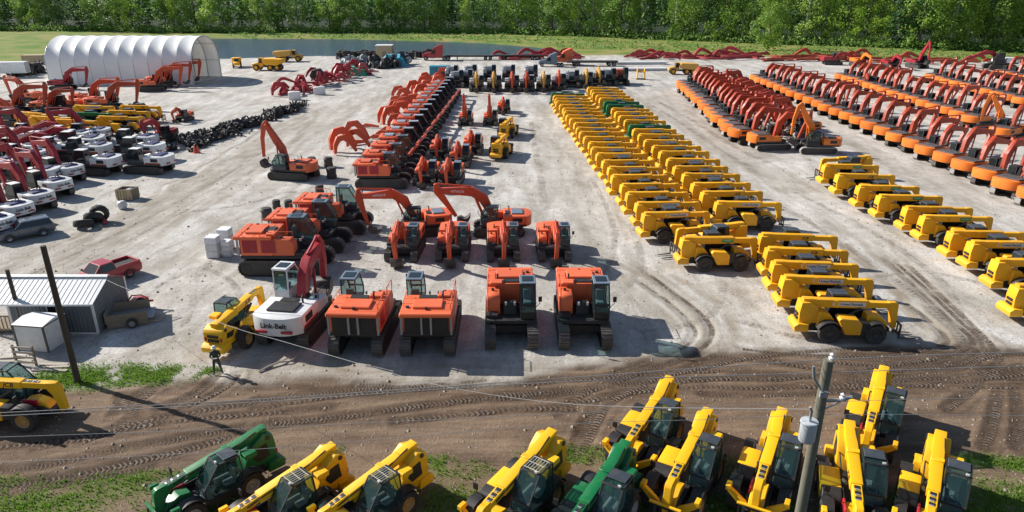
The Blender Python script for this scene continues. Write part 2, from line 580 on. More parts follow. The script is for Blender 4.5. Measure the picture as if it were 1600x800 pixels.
TREADS = [
    [(0, 762), (90, 748), (190, 728), (300, 700), (385, 672)], [(0, 738), (60, 731), (140, 712), (260, 690), (380, 668)],
    [(60, 700), (180, 672), (240, 655), (320, 640), (400, 628)], [(180, 648), (210, 620), (260, 600)], [(230, 660), (200, 640), (190, 618)],
    [(400, 638), (500, 622), (620, 612), (760, 604), (860, 598), (1000, 585), (1120, 580)], [(400, 668), (520, 655), (640, 640), (760, 626), (860, 618), (960, 604)],
    [(430, 660), (560, 648), (680, 632), (800, 618), (880, 612)], [(800, 620), (920, 606), (1040, 594), (1160, 590), (1300, 586), (1420, 574), (1500, 560)],
    [(875, 650), (895, 630), (920, 612), (980, 590), (1050, 562)], [(890, 715), (905, 690), (920, 655), (935, 630), (980, 605)], [(900, 716), (918, 690), (935, 655), (955, 628), (1010, 600)],
    [(1040, 600), (1120, 592), (1220, 592), (1330, 580), (1400, 570), (1460, 560)], [(1100, 615), (1160, 618), (1240, 616), (1330, 612)],
    [(1160, 545), (1220, 552), (1300, 556), (1380, 556), (1440, 548), (1480, 535)], [(1120, 556), (1200, 566), (1290, 574), (1390, 572), (1470, 562), (1530, 545)],
    [(1200, 560), (1260, 575), (1340, 580), (1440, 575), (1520, 560), (1560, 545)], [(1330, 595), (1430, 592), (1530, 590), (1600, 592)], [(1300, 566), (1380, 570), (1470, 556), (1520, 536), (1500, 512)],
    [(1380, 600), (1480, 605), (1600, 604)], [(1000, 570), (1060, 560), (1110, 548)], [(1400, 580), (1490, 570), (1560, 555), (1600, 552)],
    [(560, 600), (660, 606), (780, 600)], [(620, 660), (720, 650), (820, 640), (900, 642)], [(250, 640), (300, 620), (330, 598), (345, 580)], [(290, 636), (330, 618), (360, 600), (372, 585)],
    [(0, 700), (120, 684), (260, 660), (380, 648), (520, 636)], [(0, 776), (120, 752), (240, 730)], [(130, 690), (200, 660), (215, 632), (240, 610)],
    [(400, 625), (520, 612), (640, 604), (760, 594)], [(860, 640), (980, 615), (1080, 604), (1200, 606), (1330, 600), (1460, 590), (1600, 574)],
    [(1080, 575), (1180, 584), (1300, 590), (1420, 584), (1500, 572), (1545, 556), (1550, 538)], [(1480, 640), (1520, 610), (1540, 580)], [(1540, 700), (1556, 650), (1562, 610)], [(1590, 700), (1592, 650), (1585, 610)],
    [(1000, 598), (1080, 578), (1170, 560), (1280, 548), (1380, 544)], [(940, 600), (1020, 574), (1080, 552), (1108, 530)], [(1240, 604), (1360, 606), (1460, 600), (1600, 584)]]

TREADS += [
    [(1385, 405), (1432, 450), (1478, 494), (1515, 528), (1512, 556), (1440, 574), (1320, 584)], [(1400, 410), (1446, 450), (1496, 498), (1532, 534), (1525, 566), (1450, 586), (1330, 594)],
    [(1420, 415), (1470, 462), (1515, 505), (1552, 545), (1560, 580), (1500, 600)], [(1410, 470), (1450, 500), (1478, 530), (1460, 555), (1380, 562), (1260, 556)],
    [(1010, 425), (1050, 455), (1095, 490), (1112, 520), (1085, 552), (1010, 578), (900, 596)], [(1000, 440), (1040, 468), (1075, 500), (1085, 525), (1050, 552), (970, 580)]]
def near_tracks(x, y):
    """distance to the nearest tyre track, worked out only where a track is close"""
    d = np.full(x.shape, 9.0)
    for px in TREADS:
        p = smooth_path([G(*q) for q in px], 1.2)
        for k in range(0, len(p) - 1, 4):
            part = p[k:k + 5]
            x0, x1 = min(q.x for q in part) - 1.2, max(q.x for q in part) + 1.2
            y0, y1 = min(q.y for q in part) - 1.2, max(q.y for q in part) + 1.2
            m = np.nonzero((x > x0) & (x < x1) & (y > y0) & (y < y1))[0]
            if len(m):
                d[m] = np.minimum(d[m], seg_dist(x[m], y[m], part))
    return d

def rut_depth(X, Y):
    d = near_tracks(X, Y)
    return -0.055 * np.exp(-(d / 0.28) ** 2) + 0.035 * np.exp(-((d - 0.5) / 0.16) ** 2)

def relief(X, Y):
    dirt = sm(poly_sd(X, Y, DIRT) + (fbm(X, Y, 3.0, 5) - 0.5) * 2.0, -0.6, 0.8)
    z = (fbm(X, Y, 6.0, 11, 3) - 0.5) * 0.10 * dirt + (fbm(X, Y, 1.3, 12, 3) - 0.5) * 0.09 * dirt
    z = z + (fbm(X, Y, 9.0, 14, 3) - 0.5) * 0.07
    z = z + rut_depth(X, Y)
    pd = poly_sd(X, Y, POND) + (fbm(X, Y, 9, 21, 2) - 0.5) * 4
    z = z - 1.2 * sm(pd, -1.5, 6.0)
    far = sm(poly_sd(X, Y, FARGRASS), 0, 10)
    z = z + far * (fbm(X, Y, 25, 22, 3) - 0.45) * 0.9 * sm(-pd, 0, 8)
    return z

TRACKS_SHADE_YARD = [  # worn wheel lines in the yard and a painted shadow band: pixel path, half width m, strength
    ([(0, 452), (110, 400), (220, 345), (300, 298), (380, 250), (440, 212), (468, 186), (470, 172)], 1.5, 0.95),
    ([(0, 425), (140, 368), (260, 310), (340, 265), (420, 215), (450, 190)], 0.9, 0.75),
    ([(40, 470), (180, 385), (290, 325), (400, 262), (480, 205), (560, 165), (640, 130)], 1.0, 0.6),
    ([(1600, 552), (1540, 540), (1500, 518), (1455, 480), (1410, 440), (1380, 410), (1350, 380)], 0.35, 1.0),
    ([(1580, 590), (1530, 562), (1510, 535), (1470, 495), (1425, 455)], 0.3, 1.0),
    ([(1000, 580), (1070, 550), (1110, 525), (1108, 505), (1085, 480), (1045, 450), (1010, 430)], 0.35, 0.95),
    ([(1040, 565), (1100, 540), (1130, 520), (1120, 495), (1090, 462), (1040, 432), (980, 405)], 0.25, 0.8),
    ([(985, 145), (1030, 168), (1085, 205), (1120, 240), (1180, 290)], 0.9, 0.6),
    ([(1010, 150), (1070, 180), (1130, 225), (1190, 262), (1260, 300)], 0.7, 0.55),
    ([(1030, 140), (1080, 190), (1130, 235), (1240, 250)], 0.7, 0.5),
    ([(1600, 395), (1540, 352), (1470, 300), (1400, 262), (1330, 225)], 0.5, 0.5),
    ([(1600, 370), (1500, 305), (1430, 265), (1350, 228)], 0.4, 0.5),
    ([(900, 420), (880, 330), (860, 260), (845, 200), (838, 160)], 2.2, 0.32),
    ([(960, 470), (940, 380), (915, 300), (890, 230)], 0.8, 0.35),
    ([(380, 165), (430, 158), (500, 165), (520, 180), (470, 215)], 0.8, 0.45),
    ([(350, 130), (450, 120), (560, 110), (700, 97), (900, 95), (1150, 97)], 1.5, 0.35),
    ([(260, 470), (310, 440), (340, 420)], 1.0, 0.4),
    ([(380, 582), (480, 584), (600, 586), (720, 586), (850, 578)], 1.3, 0.95),  # dark band painted in where the front excavators' shadow falls
    ([(400, 570), (600, 572), (760, 572)], 1.0, 0.7),  # second strip of the painted excavator shadow
    ([(960, 560), (1050, 545), (1090, 548)], 0.9, 0.8),
    ([(230, 560), (330, 540), (390, 560)], 1.5, 0.5),
    ([(1180, 540), (1260, 530), (1340, 535), (1460, 520)], 0.8, 0.6),
    ([(980, 430), (1010, 470), (1060, 500), (1150, 520), (1250, 535)], 0.5, 0.6),
    ([(1120, 440), (1160, 470), (1200, 500), (1300, 535)], 0.5, 0.5),
    ([(560, 330), (520, 300), (480, 305), (400, 340), (330, 370), (250, 420)], 0.7, 0.5),
    ([(1600, 500), (1480, 470), (1380, 440), (1280, 400)], 0.5, 0.35),
    ([(330, 600), (300, 560), (300, 520)], 0.7, 0.5),
]

def build_ground():
    nc = 760
    u = np.linspace(-1, 1, nc)
    ys = np.concatenate([10 * (340 / 10) ** np.linspace(0, 1, 840), 340 * (1600 / 340) ** np.linspace(0, 1, 24)[1:]])
    nr = len(ys)
    Y = np.repeat(ys[:, None], nc, 1)
    X = u[None, :] * (ys[:, None] * 0.95 + 14)
    x, y = X.ravel(), Y.ravel()
    z = relief(x, y)
    me = bpy.data.meshes.new('ground')
    idx = np.arange(nc * nr).reshape(nr, nc)
    quads = np.stack([idx[:-1, :-1], idx[:-1, 1:], idx[1:, 1:], idx[1:, :-1]], -1).reshape(-1, 4)
    me.vertices.add(nc * nr)
    me.vertices.foreach_set('co', np.stack([x, y, z], 1).ravel())
    me.loops.add(quads.size)
    me.loops.foreach_set('vertex_index', quads.ravel())
    me.polygons.add(len(quads))
    me.polygons.foreach_set('loop_start', np.arange(len(quads)) * 4)
    me.update(calc_edges=True)
    me.validate()
    dirt = sm(poly_sd(x, y, DIRT) + (fbm(x, y, 3.0, 5) - 0.5) * 2.6, -0.7, 0.9)
    wear_shade = np.zeros(x.shape)
    lines = []
    for pts, hw, s in TRACKS_SHADE_YARD:
        p = smooth_path([G(*q) for q in pts], 8.0)
        lines.append((p, hw, s * 0.62))
        for k in range(7 if hw > 0.6 else 4):
            off = random.uniform(-2.6, 2.6) * max(hw, 0.6)
            sl = random.uniform(-0.15, 0.15)
            lines.append(([Vector((a.x + off + sl * i, a.y + off * 0.25, 0)) for i, a in enumerate(p)], random.uniform(0.14, 0.3) * (1 + p[0].y / 120), s * random.uniform(0.6, 1.0)))
    wx, wy = x + (fbm(x, y, 4, 41, 2) - 0.5) * 1.6, y + (fbm(x, y, 4, 43, 2) - 0.5) * 1.6
    for p, hw, s in lines:
        for a, b in zip(p[:-1], p[1:]):
            r = hw * 1.6 + 0.2
            m = np.nonzero((wx > min(a.x, b.x) - r) & (wx < max(a.x, b.x) + r) & (wy > min(a.y, b.y) - r) & (wy < max(a.y, b.y) + r))[0]
            if len(m):
                d = seg_dist(wx[m], wy[m], [a, b])
                wear_shade[m] = np.maximum(wear_shade[m], s * (1 - sm(d, hw * 0.4, hw * 1.5)))
    nearm = y < 52
    dd = near_tracks(x[nearm], y[nearm])
    wear_shade *= 0.6 + 0.5 * sm(fbm(x, y, 1.6, 47), 0.3, 0.65)
    w2 = 0.75 * (1 - sm(dd, 0.15, 0.75)) * (0.4 + 0.6 * sm(fbm(x[nearm], y[nearm], 2.2, 51), 0.3, 0.6))
    wear_shade[nearm] = np.maximum(wear_shade[nearm], w2)
    far = sm(poly_sd(x, y, FARGRASS) + (fbm(x, y, 8, 25, 3) - 0.5) * 5, -0.8, 1.2)
    g = np.maximum(grass_mask(x, y), far)
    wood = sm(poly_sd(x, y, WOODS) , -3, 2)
    att = me.color_attributes.new('cover', 'FLOAT_COLOR', 'POINT')
    att.data.foreach_set('color', np.stack([dirt, g, np.where(far > 0.5, wood, wear_shade), far], 1).astype(np.float32).ravel())
    me.polygons.foreach_set('use_smooth', [True] * len(me.polygons))

    m, nt, b = new_mat('yard_ground')
    at = N(nt, 'ShaderNodeVertexColor', layer_name='cover')
    sep = N(nt, 'ShaderNodeSeparateColor')
    nt.links.new(at.outputs[0], sep.inputs[0])
    tc = N(nt, 'ShaderNodeTexCoord')
    O = tc.outputs['Object']
    mp = N(nt, 'ShaderNodeMapping')          # the graders' strokes run along the yard
    mp.inputs['Rotation'].default_value = (0, 0, R(12))
    mp.inputs['Scale'].default_value = (0.9, 0.22, 1)
    nt.links.new(O, mp.inputs[0])
    big = noise_node(nt, 0.09, 6, 0.62, O)
    strk = noise_node(nt, 0.55, 7, 0.68, mp.outputs[0])
    mp2 = N(nt, 'ShaderNodeMapping')
    mp2.inputs['Rotation'].default_value = (0, 0, R(-62))
    mp2.inputs['Scale'].default_value = (0.8, 0.16, 1)
    nt.links.new(O, mp2.inputs[0])
    strk2 = noise_node(nt, 0.5, 7, 0.7, mp2.outputs[0])
    fine = noise_node(nt, 5.0, 6, 0.7, O)
    grit = noise_node(nt, 26.0, 3, 0.7, O)
    gravel = ramp(nt, big.outputs[0], 0.30, 0.70, (0.54, 0.53, 0.51), (0.68, 0.67, 0.65))
    gravel = mixc(nt, 0.75, gravel, ramp(nt, strk.outputs[0], 0.36, 0.64, (0.66, 0.64, 0.60), (1.14, 1.14, 1.14)), 'MULTIPLY')
    gravel = mixc(nt, 0.6, gravel, ramp(nt, strk2.outputs[0], 0.36, 0.62, (0.64, 0.60, 0.54), (1.08, 1.08, 1.08)), 'MULTIPLY')
    gravel = mixc(nt, 0.5, gravel, ramp(nt, fine.outputs[0], 0.34, 0.66, (0.56, 0.55, 0.54), (1.25, 1.25, 1.25)), 'MULTIPLY')
    mott = noise_node(nt, 0.7, 6, 0.72, O)
    gravel = mixc(nt, 0.55, gravel, ramp(nt, mott.outputs[0], 0.34, 0.62, (0.66, 0.63, 0.58), (1.1, 1.1, 1.1)), 'MULTIPLY')
    worn = ramp(nt, strk2.outputs[0], 0.3, 0.7, (0.14, 0.10, 0.066), (0.36, 0.30, 0.22))  # brown for wheel marks and for the painted shadow band
    wf = mixc(nt, 0.6, sep.outputs[2], ramp(nt, fine.outputs[0], 0.25, 0.7), 'MULTIPLY')
    c = mixc(nt, wf, gravel, worn)
    mp3 = N(nt, 'ShaderNodeMapping')          # the road's ruts run across
    mp3.inputs['Rotation'].default_value = (0, 0, R(-10))
    mp3.inputs['Scale'].default_value = (0.16, 1.1, 1)
    nt.links.new(O, mp3.inputs[0])
    rut = noise_node(nt, 0.9, 7, 0.7, mp3.outputs[0])
    soil = ramp(nt, rut.outputs[0], 0.28, 0.72, (0.105, 0.07, 0.048), (0.30, 0.218, 0.152))
    soil = mixc(nt, 0.55, soil, ramp(nt, fine.outputs[0], 0.28, 0.72, (0.68, 0.66, 0.64), (1.18, 1.18, 1.18)), 'MULTIPLY')
    bign = noise_node(nt, 0.22, 4, 0.6, O)
    soil = mixc(nt, 0.55, soil, ramp(nt, bign.outputs[0], 0.32, 0.68, (0.72, 0.74, 0.78), (1.12, 1.08, 1.03)), 'MULTIPLY')
    soil = mixc(nt, sep.outputs[2], soil, mixc(nt, 1.0, soil, (0.44, 0.41, 0.39), 'MULTIPLY'))
    c = mixc(nt, sep.outputs[0], c, soil)
    gcol = ramp(nt, fine.outputs[0], 0.25, 0.75, (0.05, 0.10, 0.014), (0.16, 0.21, 0.04))
    gfar = ramp(nt, big.outputs[0], 0.38, 0.64, (0.10, 0.20, 0.028), (0.30, 0.27, 0.09))
    gfar = mixc(nt, 0.5, gfar, ramp(nt, fine.outputs[0], 0.3, 0.7, (0.7, 0.7, 0.7), (1.15, 1.15, 1.15)), 'MULTIPLY')
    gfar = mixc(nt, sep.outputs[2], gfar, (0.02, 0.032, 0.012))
    gcol = mixc(nt, at.outputs[1], gcol, gfar)
    c = mixc(nt, sep.outputs[1], c, gcol)
    c = mixc(nt, 0.5, c, ramp(nt, grit.outputs[0], 0.3, 0.7, (0.66, 0.66, 0.66), (1.25, 1.25, 1.25)), 'MULTIPLY')
    nt.links.new(c, b.inputs['Base Color'])
    b.inputs['Roughness'].default_value = 0.95
    b.inputs['Specular IOR Level'].default_value = 0.2
    hsum = N(nt, 'ShaderNodeMath', operation='MULTIPLY_ADD')
    nt.links.new(fine.outputs[0], hsum.inputs[0])
    hsum.inputs[1].default_value = 0.45
    nt.links.new(rut.outputs[0], hsum.inputs[2])
    bp = N(nt, 'ShaderNodeBump')
    bp.inputs['Strength'].default_value = 0.75
    bp.inputs['Distance'].default_value = 0.16
    nt.links.new(hsum.outputs[0], bp.inputs['Height'])
    nt.links.new(bp.outputs[0], b.inputs['Normal'])
    me.materials.append(m)
    single('ground', me, (0, 0, 0), kind='structure')
build_ground()

# pond
pm = MB()
pm.add([(-260, 120, -0.32), (90, 120, -0.32), (90, 330, -0.32), (-260, 330, -0.32)], [(0, 1, 2, 3)])
single('pond_water', pm.mesh('pond_water', WATER), (0, 0, 0), kind='structure')

# tyre tracks pressed into the dirt road: thin soil ribbons that follow the relief
def make_tread(name, lo, hi, pitch, amount, dark=(0.042, 0.028, 0.02), light=(0.26, 0.19, 0.14)):
    m, nt, b = new_mat(name)
    uv = N(nt, 'ShaderNodeUVMap', uv_map='along')
    sep = N(nt, 'ShaderNodeSeparateXYZ')
    nt.links.new(uv.outputs[0], sep.inputs[0])
    ab = N(nt, 'ShaderNodeMath', operation='ABSOLUTE')
    nt.links.new(sep.outputs[1], ab.inputs[0])
    ma = N(nt, 'ShaderNodeMath', operation='MULTIPLY_ADD')
    nt.links.new(ab.outputs[0], ma.inputs[0])
    ma.inputs[1].default_value = 0.55
    sc = N(nt, 'ShaderNodeMath', operation='MULTIPLY')
    nt.links.new(sep.outputs[0], sc.inputs[0])
    sc.inputs[1].default_value = pitch
    nt.links.new(sc.outputs[0], ma.inputs[2])
    fr = N(nt, 'ShaderNodeMath', operation='FRACT')
    nt.links.new(ma.outputs[0], fr.inputs[0])
    tc = N(nt, 'ShaderNodeTexCoord')
    n1 = noise_node(nt, 0.55, 6, 0.7, tc.outputs['Object'])
    wob = N(nt, 'ShaderNodeMath', operation='MULTIPLY_ADD')
    nw = noise_node(nt, 1.7, 4, 0.7, tc.outputs['Object'])
    nt.links.new(nw.outputs[0], wob.inputs[0])
    wob.inputs[1].default_value = 1.3
    nt.links.new(ma.outputs[0], wob.inputs[2])
    nt.links.new(wob.outputs[0], fr.inputs[0])
    n2 = noise_node(nt, 6, 4, 0.65, tc.outputs['Object'])
    bars = ramp(nt, fr.outputs[0], 0.38, 0.64)
    col = mixc(nt, bars, dark, light)
    nt.links.new(col, b.inputs['Base Color'])
    b.inputs['Roughness'].default_value = 0.95
    bp = N(nt, 'ShaderNodeBump')
    bp.inputs['Strength'].default_value = 1.0
    bp.inputs['Distance'].default_value = 0.07
    nt.links.new(bars, bp.inputs['Height'])
    nt.links.new(bp.outputs[0], b.inputs['Normal'])
    edge = ramp(nt, ab.outputs[0], 0.55, 1.0, (1, 1, 1), (0, 0, 0))
    br = ramp(nt, n1.outputs[0], lo, hi, (0, 0, 0), (amount, amount, amount))
    sp = ramp(nt, n2.outputs[0], 0.30, 0.52)
    al = mixc(nt, 1.0, mixc(nt, 1.0, edge, br, 'MULTIPLY'), sp, 'MULTIPLY')
    tr = N(nt, 'ShaderNodeBsdfTransparent')
    mx = N(nt, 'ShaderNodeMixShader')
    nt.links.new(al, mx.inputs[0])
    nt.links.new(tr.outputs[0], mx.inputs[1])
    nt.links.new(b.outputs[0], mx.inputs[2])
    nt.links.new(mx.outputs[0], nt.nodes['Material Output'].inputs[0])
    return m
TREAD = [make_tread('tread_marks', 0.34, 0.54, 4.6, 0.9), make_tread('faint_tread_marks', 0.38, 0.60, 5.6, 0.7), make_tread('coarse_tread_marks', 0.38, 0.58, 3.8, 0.85)]

YARD_TREADS = [
    [(1240, 300), (1330, 345), (1420, 400), (1480, 450), (1500, 500)], [(1215, 320), (1300, 370), (1400, 440), (1460, 490), (1510, 540)], [(1600, 470), (1520, 440), (1430, 425), (1330, 440)],
    [(900, 470), (940, 430), (960, 380), (950, 330), (925, 280)], [(930, 480), (985, 440), (1000, 400), (985, 350)], [(850, 330), (845, 280), (835, 230), (830, 190)],
    [(0, 470), (120, 415), (240, 355), (340, 300), (420, 250)], [(20, 440), (130, 390), (250, 330), (350, 275), (430, 225)], [(240, 450), (310, 420), (360, 440), (380, 480)], [(210, 560), (270, 530), (300, 480), (310, 430), (380, 350)],
    [(300, 330), (380, 320), (460, 300), (520, 320)], [(1010, 160), (1060, 190), (1110, 225), (1170, 260)], [(1030, 160), (1085, 190), (1135, 222), (1200, 255)], [(1150, 500), (1240, 525), (1330, 530), (1450, 500)], [(1000, 520), (1080, 505), (1120, 480), (1130, 440)]]
YTREAD = make_tread('yard_tread_marks', 0.40, 0.62, 2.4, 0.55, (0.20, 0.165, 0.125), (0.46, 0.42, 0.37))
def build_treads():
    for k, px in enumerate(TREADS + YARD_TREADS):
        mid = smooth_path([G(*p) for p in px])
        hw = random.uniform(0.17, 0.28) * (1 if k < len(TREADS) else 1.3 + mid[0].y / 150)
        P = np.array([(p.x, p.y) for p in mid])
        tan = np.gradient(P, axis=0)
        tan /= np.linalg.norm(tan, axis=1)[:, None] + 1e-9
        nrm = np.stack([-tan[:, 1], tan[:, 0]], 1)
        s = np.concatenate([[0], np.cumsum(np.linalg.norm(np.diff(P, axis=0), axis=1))])
        vs, uv = [], []
        cols = 5
        for i in range(len(P)):
            for j in range(cols):
                t = -1 + 2 * j / (cols - 1)
                q = P[i] + nrm[i] * hw * t
                vs.append(q)
                uv.append((s[i], t))
        vs = np.array(vs)
        z = relief(vs[:, 0], vs[:, 1]) + 0.022 + 0.0015 * (k % 13)
        me = bpy.data.meshes.new('tyre_track')
        fs = [(i * cols + j, i * cols + j + 1, (i + 1) * cols + j + 1, (i + 1) * cols + j) for i in range(len(P) - 1) for j in range(cols - 1)]
        me.from_pydata([(a[0], a[1], c) for a, c in zip(vs, z)], [], fs)
        ul = me.uv_layers.new(name='along')
        for lp in me.loops:
            ul.data[lp.index].uv = uv[lp.vertex_index]
        me.materials.append(TREAD[[0, 1, 2, 1, 0, 2, 1][k % 7]] if k < len(TREADS) else YTREAD)
        me.polygons.foreach_set('use_smooth', [True] * len(me.polygons))
        single('tyre_track', me, (0, 0, 0), kind='structure')
build_treads()

# grass tufts in the near patches and reeds on the bank
def build_tufts():
    n = 260000
    x = rng.uniform(-34, 34, n)
    y = rng.uniform(17, 37, n)
    g = grass_mask(x, y)
    keep = rng.random(n) < g * 0.9
    x, y = x[keep], y[keep]
    z = relief(x, y)
    vs, fs = [], []
    for a, b, c in zip(x, y, z):
        h = random.uniform(0.06, 0.2)
        w = random.uniform(0.02, 0.045)
        an = random.uniform(0, 6.28)
        lx, ly = random.uniform(-0.08, 0.08), random.uniform(-0.08, 0.08)
        o = len(vs)
        dx, dy = math.cos(an) * w, math.sin(an) * w
        vs += [(a - dx, b - dy, c - 0.01), (a + dx, b + dy, c - 0.01), (a + lx, b + ly, c + h)]
        fs.append((o, o + 1, o + 2))
    mb = MB()
    mb.v, mb.f = vs, fs
    me = bpy.data.meshes.new('grass_tufts')
    me.from_pydata(vs, [], fs)
    me.materials.append(BLADE)
    single('grass', me, (0, 0, 0), 'short green grass tufts on the dirt around the near telehandlers and pole', 'grass', kind='stuff')
build_tufts()

# ------------------------------------------------------------------ forest
def leaf_cloud(vs, fs, c, rad, n, size, rnd):
    for _ in range(n):
        d = Vector((rnd.gauss(0, 1), rnd.gauss(0, 1), rnd.gauss(0, 1))).normalized() * (rnd.random() ** 0.4)
        p = Vector((c[0] + d.x * rad[0], c[1] + d.y * rad[1], c[2] + d.z * rad[2]))
        s = size * rnd.uniform(0.6, 1.3)
        u = Vector((rnd.gauss(0, 1), rnd.gauss(0, 1), rnd.gauss(0, 0.7))).normalized()
        w = u.orthogonal().normalized()
        o = len(vs)
        vs += [p - u * s - w * s * 0.3, p + w * s * 0.6 - u * 0.2 * s, p + u * s, p - w * s * 0.7 + u * 0.1 * s]
        fs.append((o, o + 1, o + 2, o + 3))

def tree_geo(kind, h, seed):
    """trunk and limbs, and leaf clumps spread through the crown"""
    rnd = random.Random(seed)
    tb, vs, fs = MB(), [], []
    lean = (rnd.uniform(-0.5, 0.5), rnd.uniform(-0.5, 0.5))
    path = [(lean[0] * t * t * 2, lean[1] * t * t * 2, h * 0.92 * t - 0.3) for t in (0, 0.25, 0.5, 0.75, 1)]
    r0 = h * 0.011 + 0.06
    tb.tube(path, [r0, r0 * 0.8, r0 * 0.6, r0 * 0.4, 0.04], 6)
    at = lambda t: Vector((lean[0] * t * t * 2, lean[1] * t * t * 2, h * 0.92 * t))
    if kind == 'conifer':
        lv = 13
        for i in range(lv):
            t = 0.14 + 0.86 * i / (lv - 1)
            rad = h * 0.17 * (1 - t) ** 0.8 + 0.35
            for k in range(5):
                a = rnd.uniform(0, 6.28)
                q = at(t) + Vector((math.cos(a) * rad * 0.6, math.sin(a) * rad * 0.6, -rad * 0.18))
                leaf_cloud(vs, fs, q, (rad * 0.5, rad * 0.5, h * 0.03), 14, 0.42, rnd)
    else:
        narrow = kind == 'poplar'
        lo = 0.07
        nclump = 34
        for i in range(nclump):
            t = lo + (1.0 - lo) * ((i + rnd.random()) / nclump)
            bell = math.sin(math.pi * min(1, (t - lo) / (1 - lo) * 0.8 + 0.2)) ** 0.7
            rad = h * (0.14 if narrow else 0.25) * bell * rnd.uniform(0.35, 1.1)
            a = rnd.uniform(0, 6.28)
            q = at(min(t, 1)) + Vector((math.cos(a) * rad, math.sin(a) * rad, rnd.uniform(-0.3, 0.5)))
            if i % 3 == 0:
                b0 = at(max(0.1, t - 0.12))
                tb.rod(b0, q, r0 * 0.32 * (1.1 - t), 0.03, 5)
            cr = h * rnd.uniform(0.055, 0.11)
            leaf_cloud(vs, fs, q, (cr * 1.15, cr * 1.15, cr), 74, 0.30, rnd)
    return tb, vs, fs

def leaf_mesh(vs, fs, mat):
    me = bpy.data.meshes.new('crown')
    me.from_pydata([tuple(v) for v in vs], [], fs)
    me.materials.append(mat)
    return me

EDGE = [(-500, 50), (0, 47), (60, 48), (300, 50), (480, 51), (650, 51.5), (800, 53), (930, 56.5), (1040, 61), (1160, 66), (1280, 70), (1400, 75), (1500, 79), (1600, 82), (2000, 92)]
EDGE_W = [G(*p) for p in EDGE]
def edge_at(px):
    for (a, ya), (b, yb) in zip(EDGE[:-1], EDGE[1:]):
        if a <= px <= b:
            t = (px - a) / (b - a)
            return ya + (yb - ya) * t
    return EDGE[-1][1]

def build_forest():
    protos = {}
    spec = [('poplar', LEAF_B, BARKP), ('broad', LEAF_A, BARK), ('conifer', LEAF_C, BARK), ('broad', LEAF_B, BARK), ('poplar', LEAF_A, BARKP)]
    words = {0: 'tall narrow pale green tree', 1: 'broad mid green tree', 2: 'dark green conifer', 3: 'broad pale green tree', 4: 'slim mid green tree with pale trunk'}
    for i, (k, lm, bk) in enumerate(spec):
        for j in range(3):
            tb, vs, fs = tree_geo(k, 20.0, 100 + i * 10 + j)
            protos[i, j] = [nd('trunk', tb, bk), Node('crown', leaf_mesh(vs, fs, lm))]
    # the front of the wood: trees one can tell apart
    px, trees = -90.0, []
    while px < 1690:
        k = random.choices([0, 1, 2, 3, 4], [0.26, 0.26, 0.12, 0.22, 0.14])[0]
        trees.append((px, k))
        px += random.uniform(15, 31) * (1 + 0.2 * (px > 1000))
    trees.append((1199, 0))
    trees.sort()
    for n, (px, k) in enumerate(trees):
        p = G(px, edge_at(px) - random.uniform(-0.3, 1.6))
        s = random.uniform(0.8, 1.4) * (1.0 if k != 2 else 0.95)
        if abs(px - 1199) < 0.1:
            p = G(1199, 78)
            s = 0.98
        lab = f'{words[k]}, {nth(n + 1)} from the left edge along the wood front'
        place('forest_tree', protos[k, random.randrange(3)], (p.x, p.y, 0.1), random.uniform(0, 6.28), lab, 'tree', 'trees along the front of the wood', s)
    # the wood behind reads as one mass
    vs, fs = [], []
    tr = MB()
    rnd = random.Random(5)
    mats = [LEAF_A, LEAF_B, LEAF_C]
    midx = []
    for row in range(1, 5):
        px = -140
        while px < 1740:
            b = G(px, edge_at(px))
            p = b * (1 + 0.028 * row + rnd.uniform(0, 0.02))
            h = rnd.uniform(20, 28)
            k = rnd.choice([0, 2, 2, 2, 2])
            n0 = len(fs)
            for c in range(11):
                t = 0.2 + 0.8 * c / 10
                rad = h * (0.15 if k != 2 else 0.14 * (1.1 - t)) * rnd.uniform(0.5, 1)
                a = rnd.uniform(0, 6.28)
                leaf_cloud(vs, fs, (p.x + math.cos(a) * rad, p.y + math.sin(a) * rad, h * t), (h * 0.085, h * 0.085, h * 0.06), 15, 0.62, rnd)
            midx += [k] * (len(fs) - n0)
            px += rnd.uniform(9, 17)
    me = bpy.data.meshes.new('wood_mass')
    me.from_pydata([tuple(v) for v in vs], [], fs)
    for m in mats:
        me.materials.append(m)
    me.polygons.foreach_set('material_index', midx)
    single('woodland', me, (0, 0, 0), 'dense green woodland mass behind the front trees', 'woodland', kind='stuff')
    # brush and reeds along the foot of the wood and the shore
    vs, fs = [], []
    for i in range(2600):
        px = rnd.uniform(-60, 1660)
        b = G(px, edge_at(px) + rnd.uniform(-0.8, 1.5))
        r = rnd.uniform(0.7, 2.6)
        leaf_cloud(vs, fs, (b.x, b.y, r * 0.6), (r, r, r * 0.95), 14, 0.42, rnd)
    for i in range(1200):
        px = rnd.uniform(355, 1620)
        e = edge_at(px)
        top = 60 if px < 700 else (60 + (px - 700) * 0.036)
        b = G(px, rnd.uniform(e + 1, top + (3 if px < 800 else 10)))
        if px < 870 and b.y < G(px, 61 + max(0, px - 560) * 0.03).y:
            continue
        r = rnd.uniform(0.3, 0.8)
        leaf_cloud(vs, fs, (b.x, b.y, 0.3 + r * 0.4), (r * 1.6, r, r * 0.6), 6, 0.3, rnd)
    me = leaf_mesh(vs, fs, LEAF_A)
    single('brush', me, (0, 0, 0), 'low green brush along the foot of the wood and shore', 'brush', kind='stuff')
build_forest()

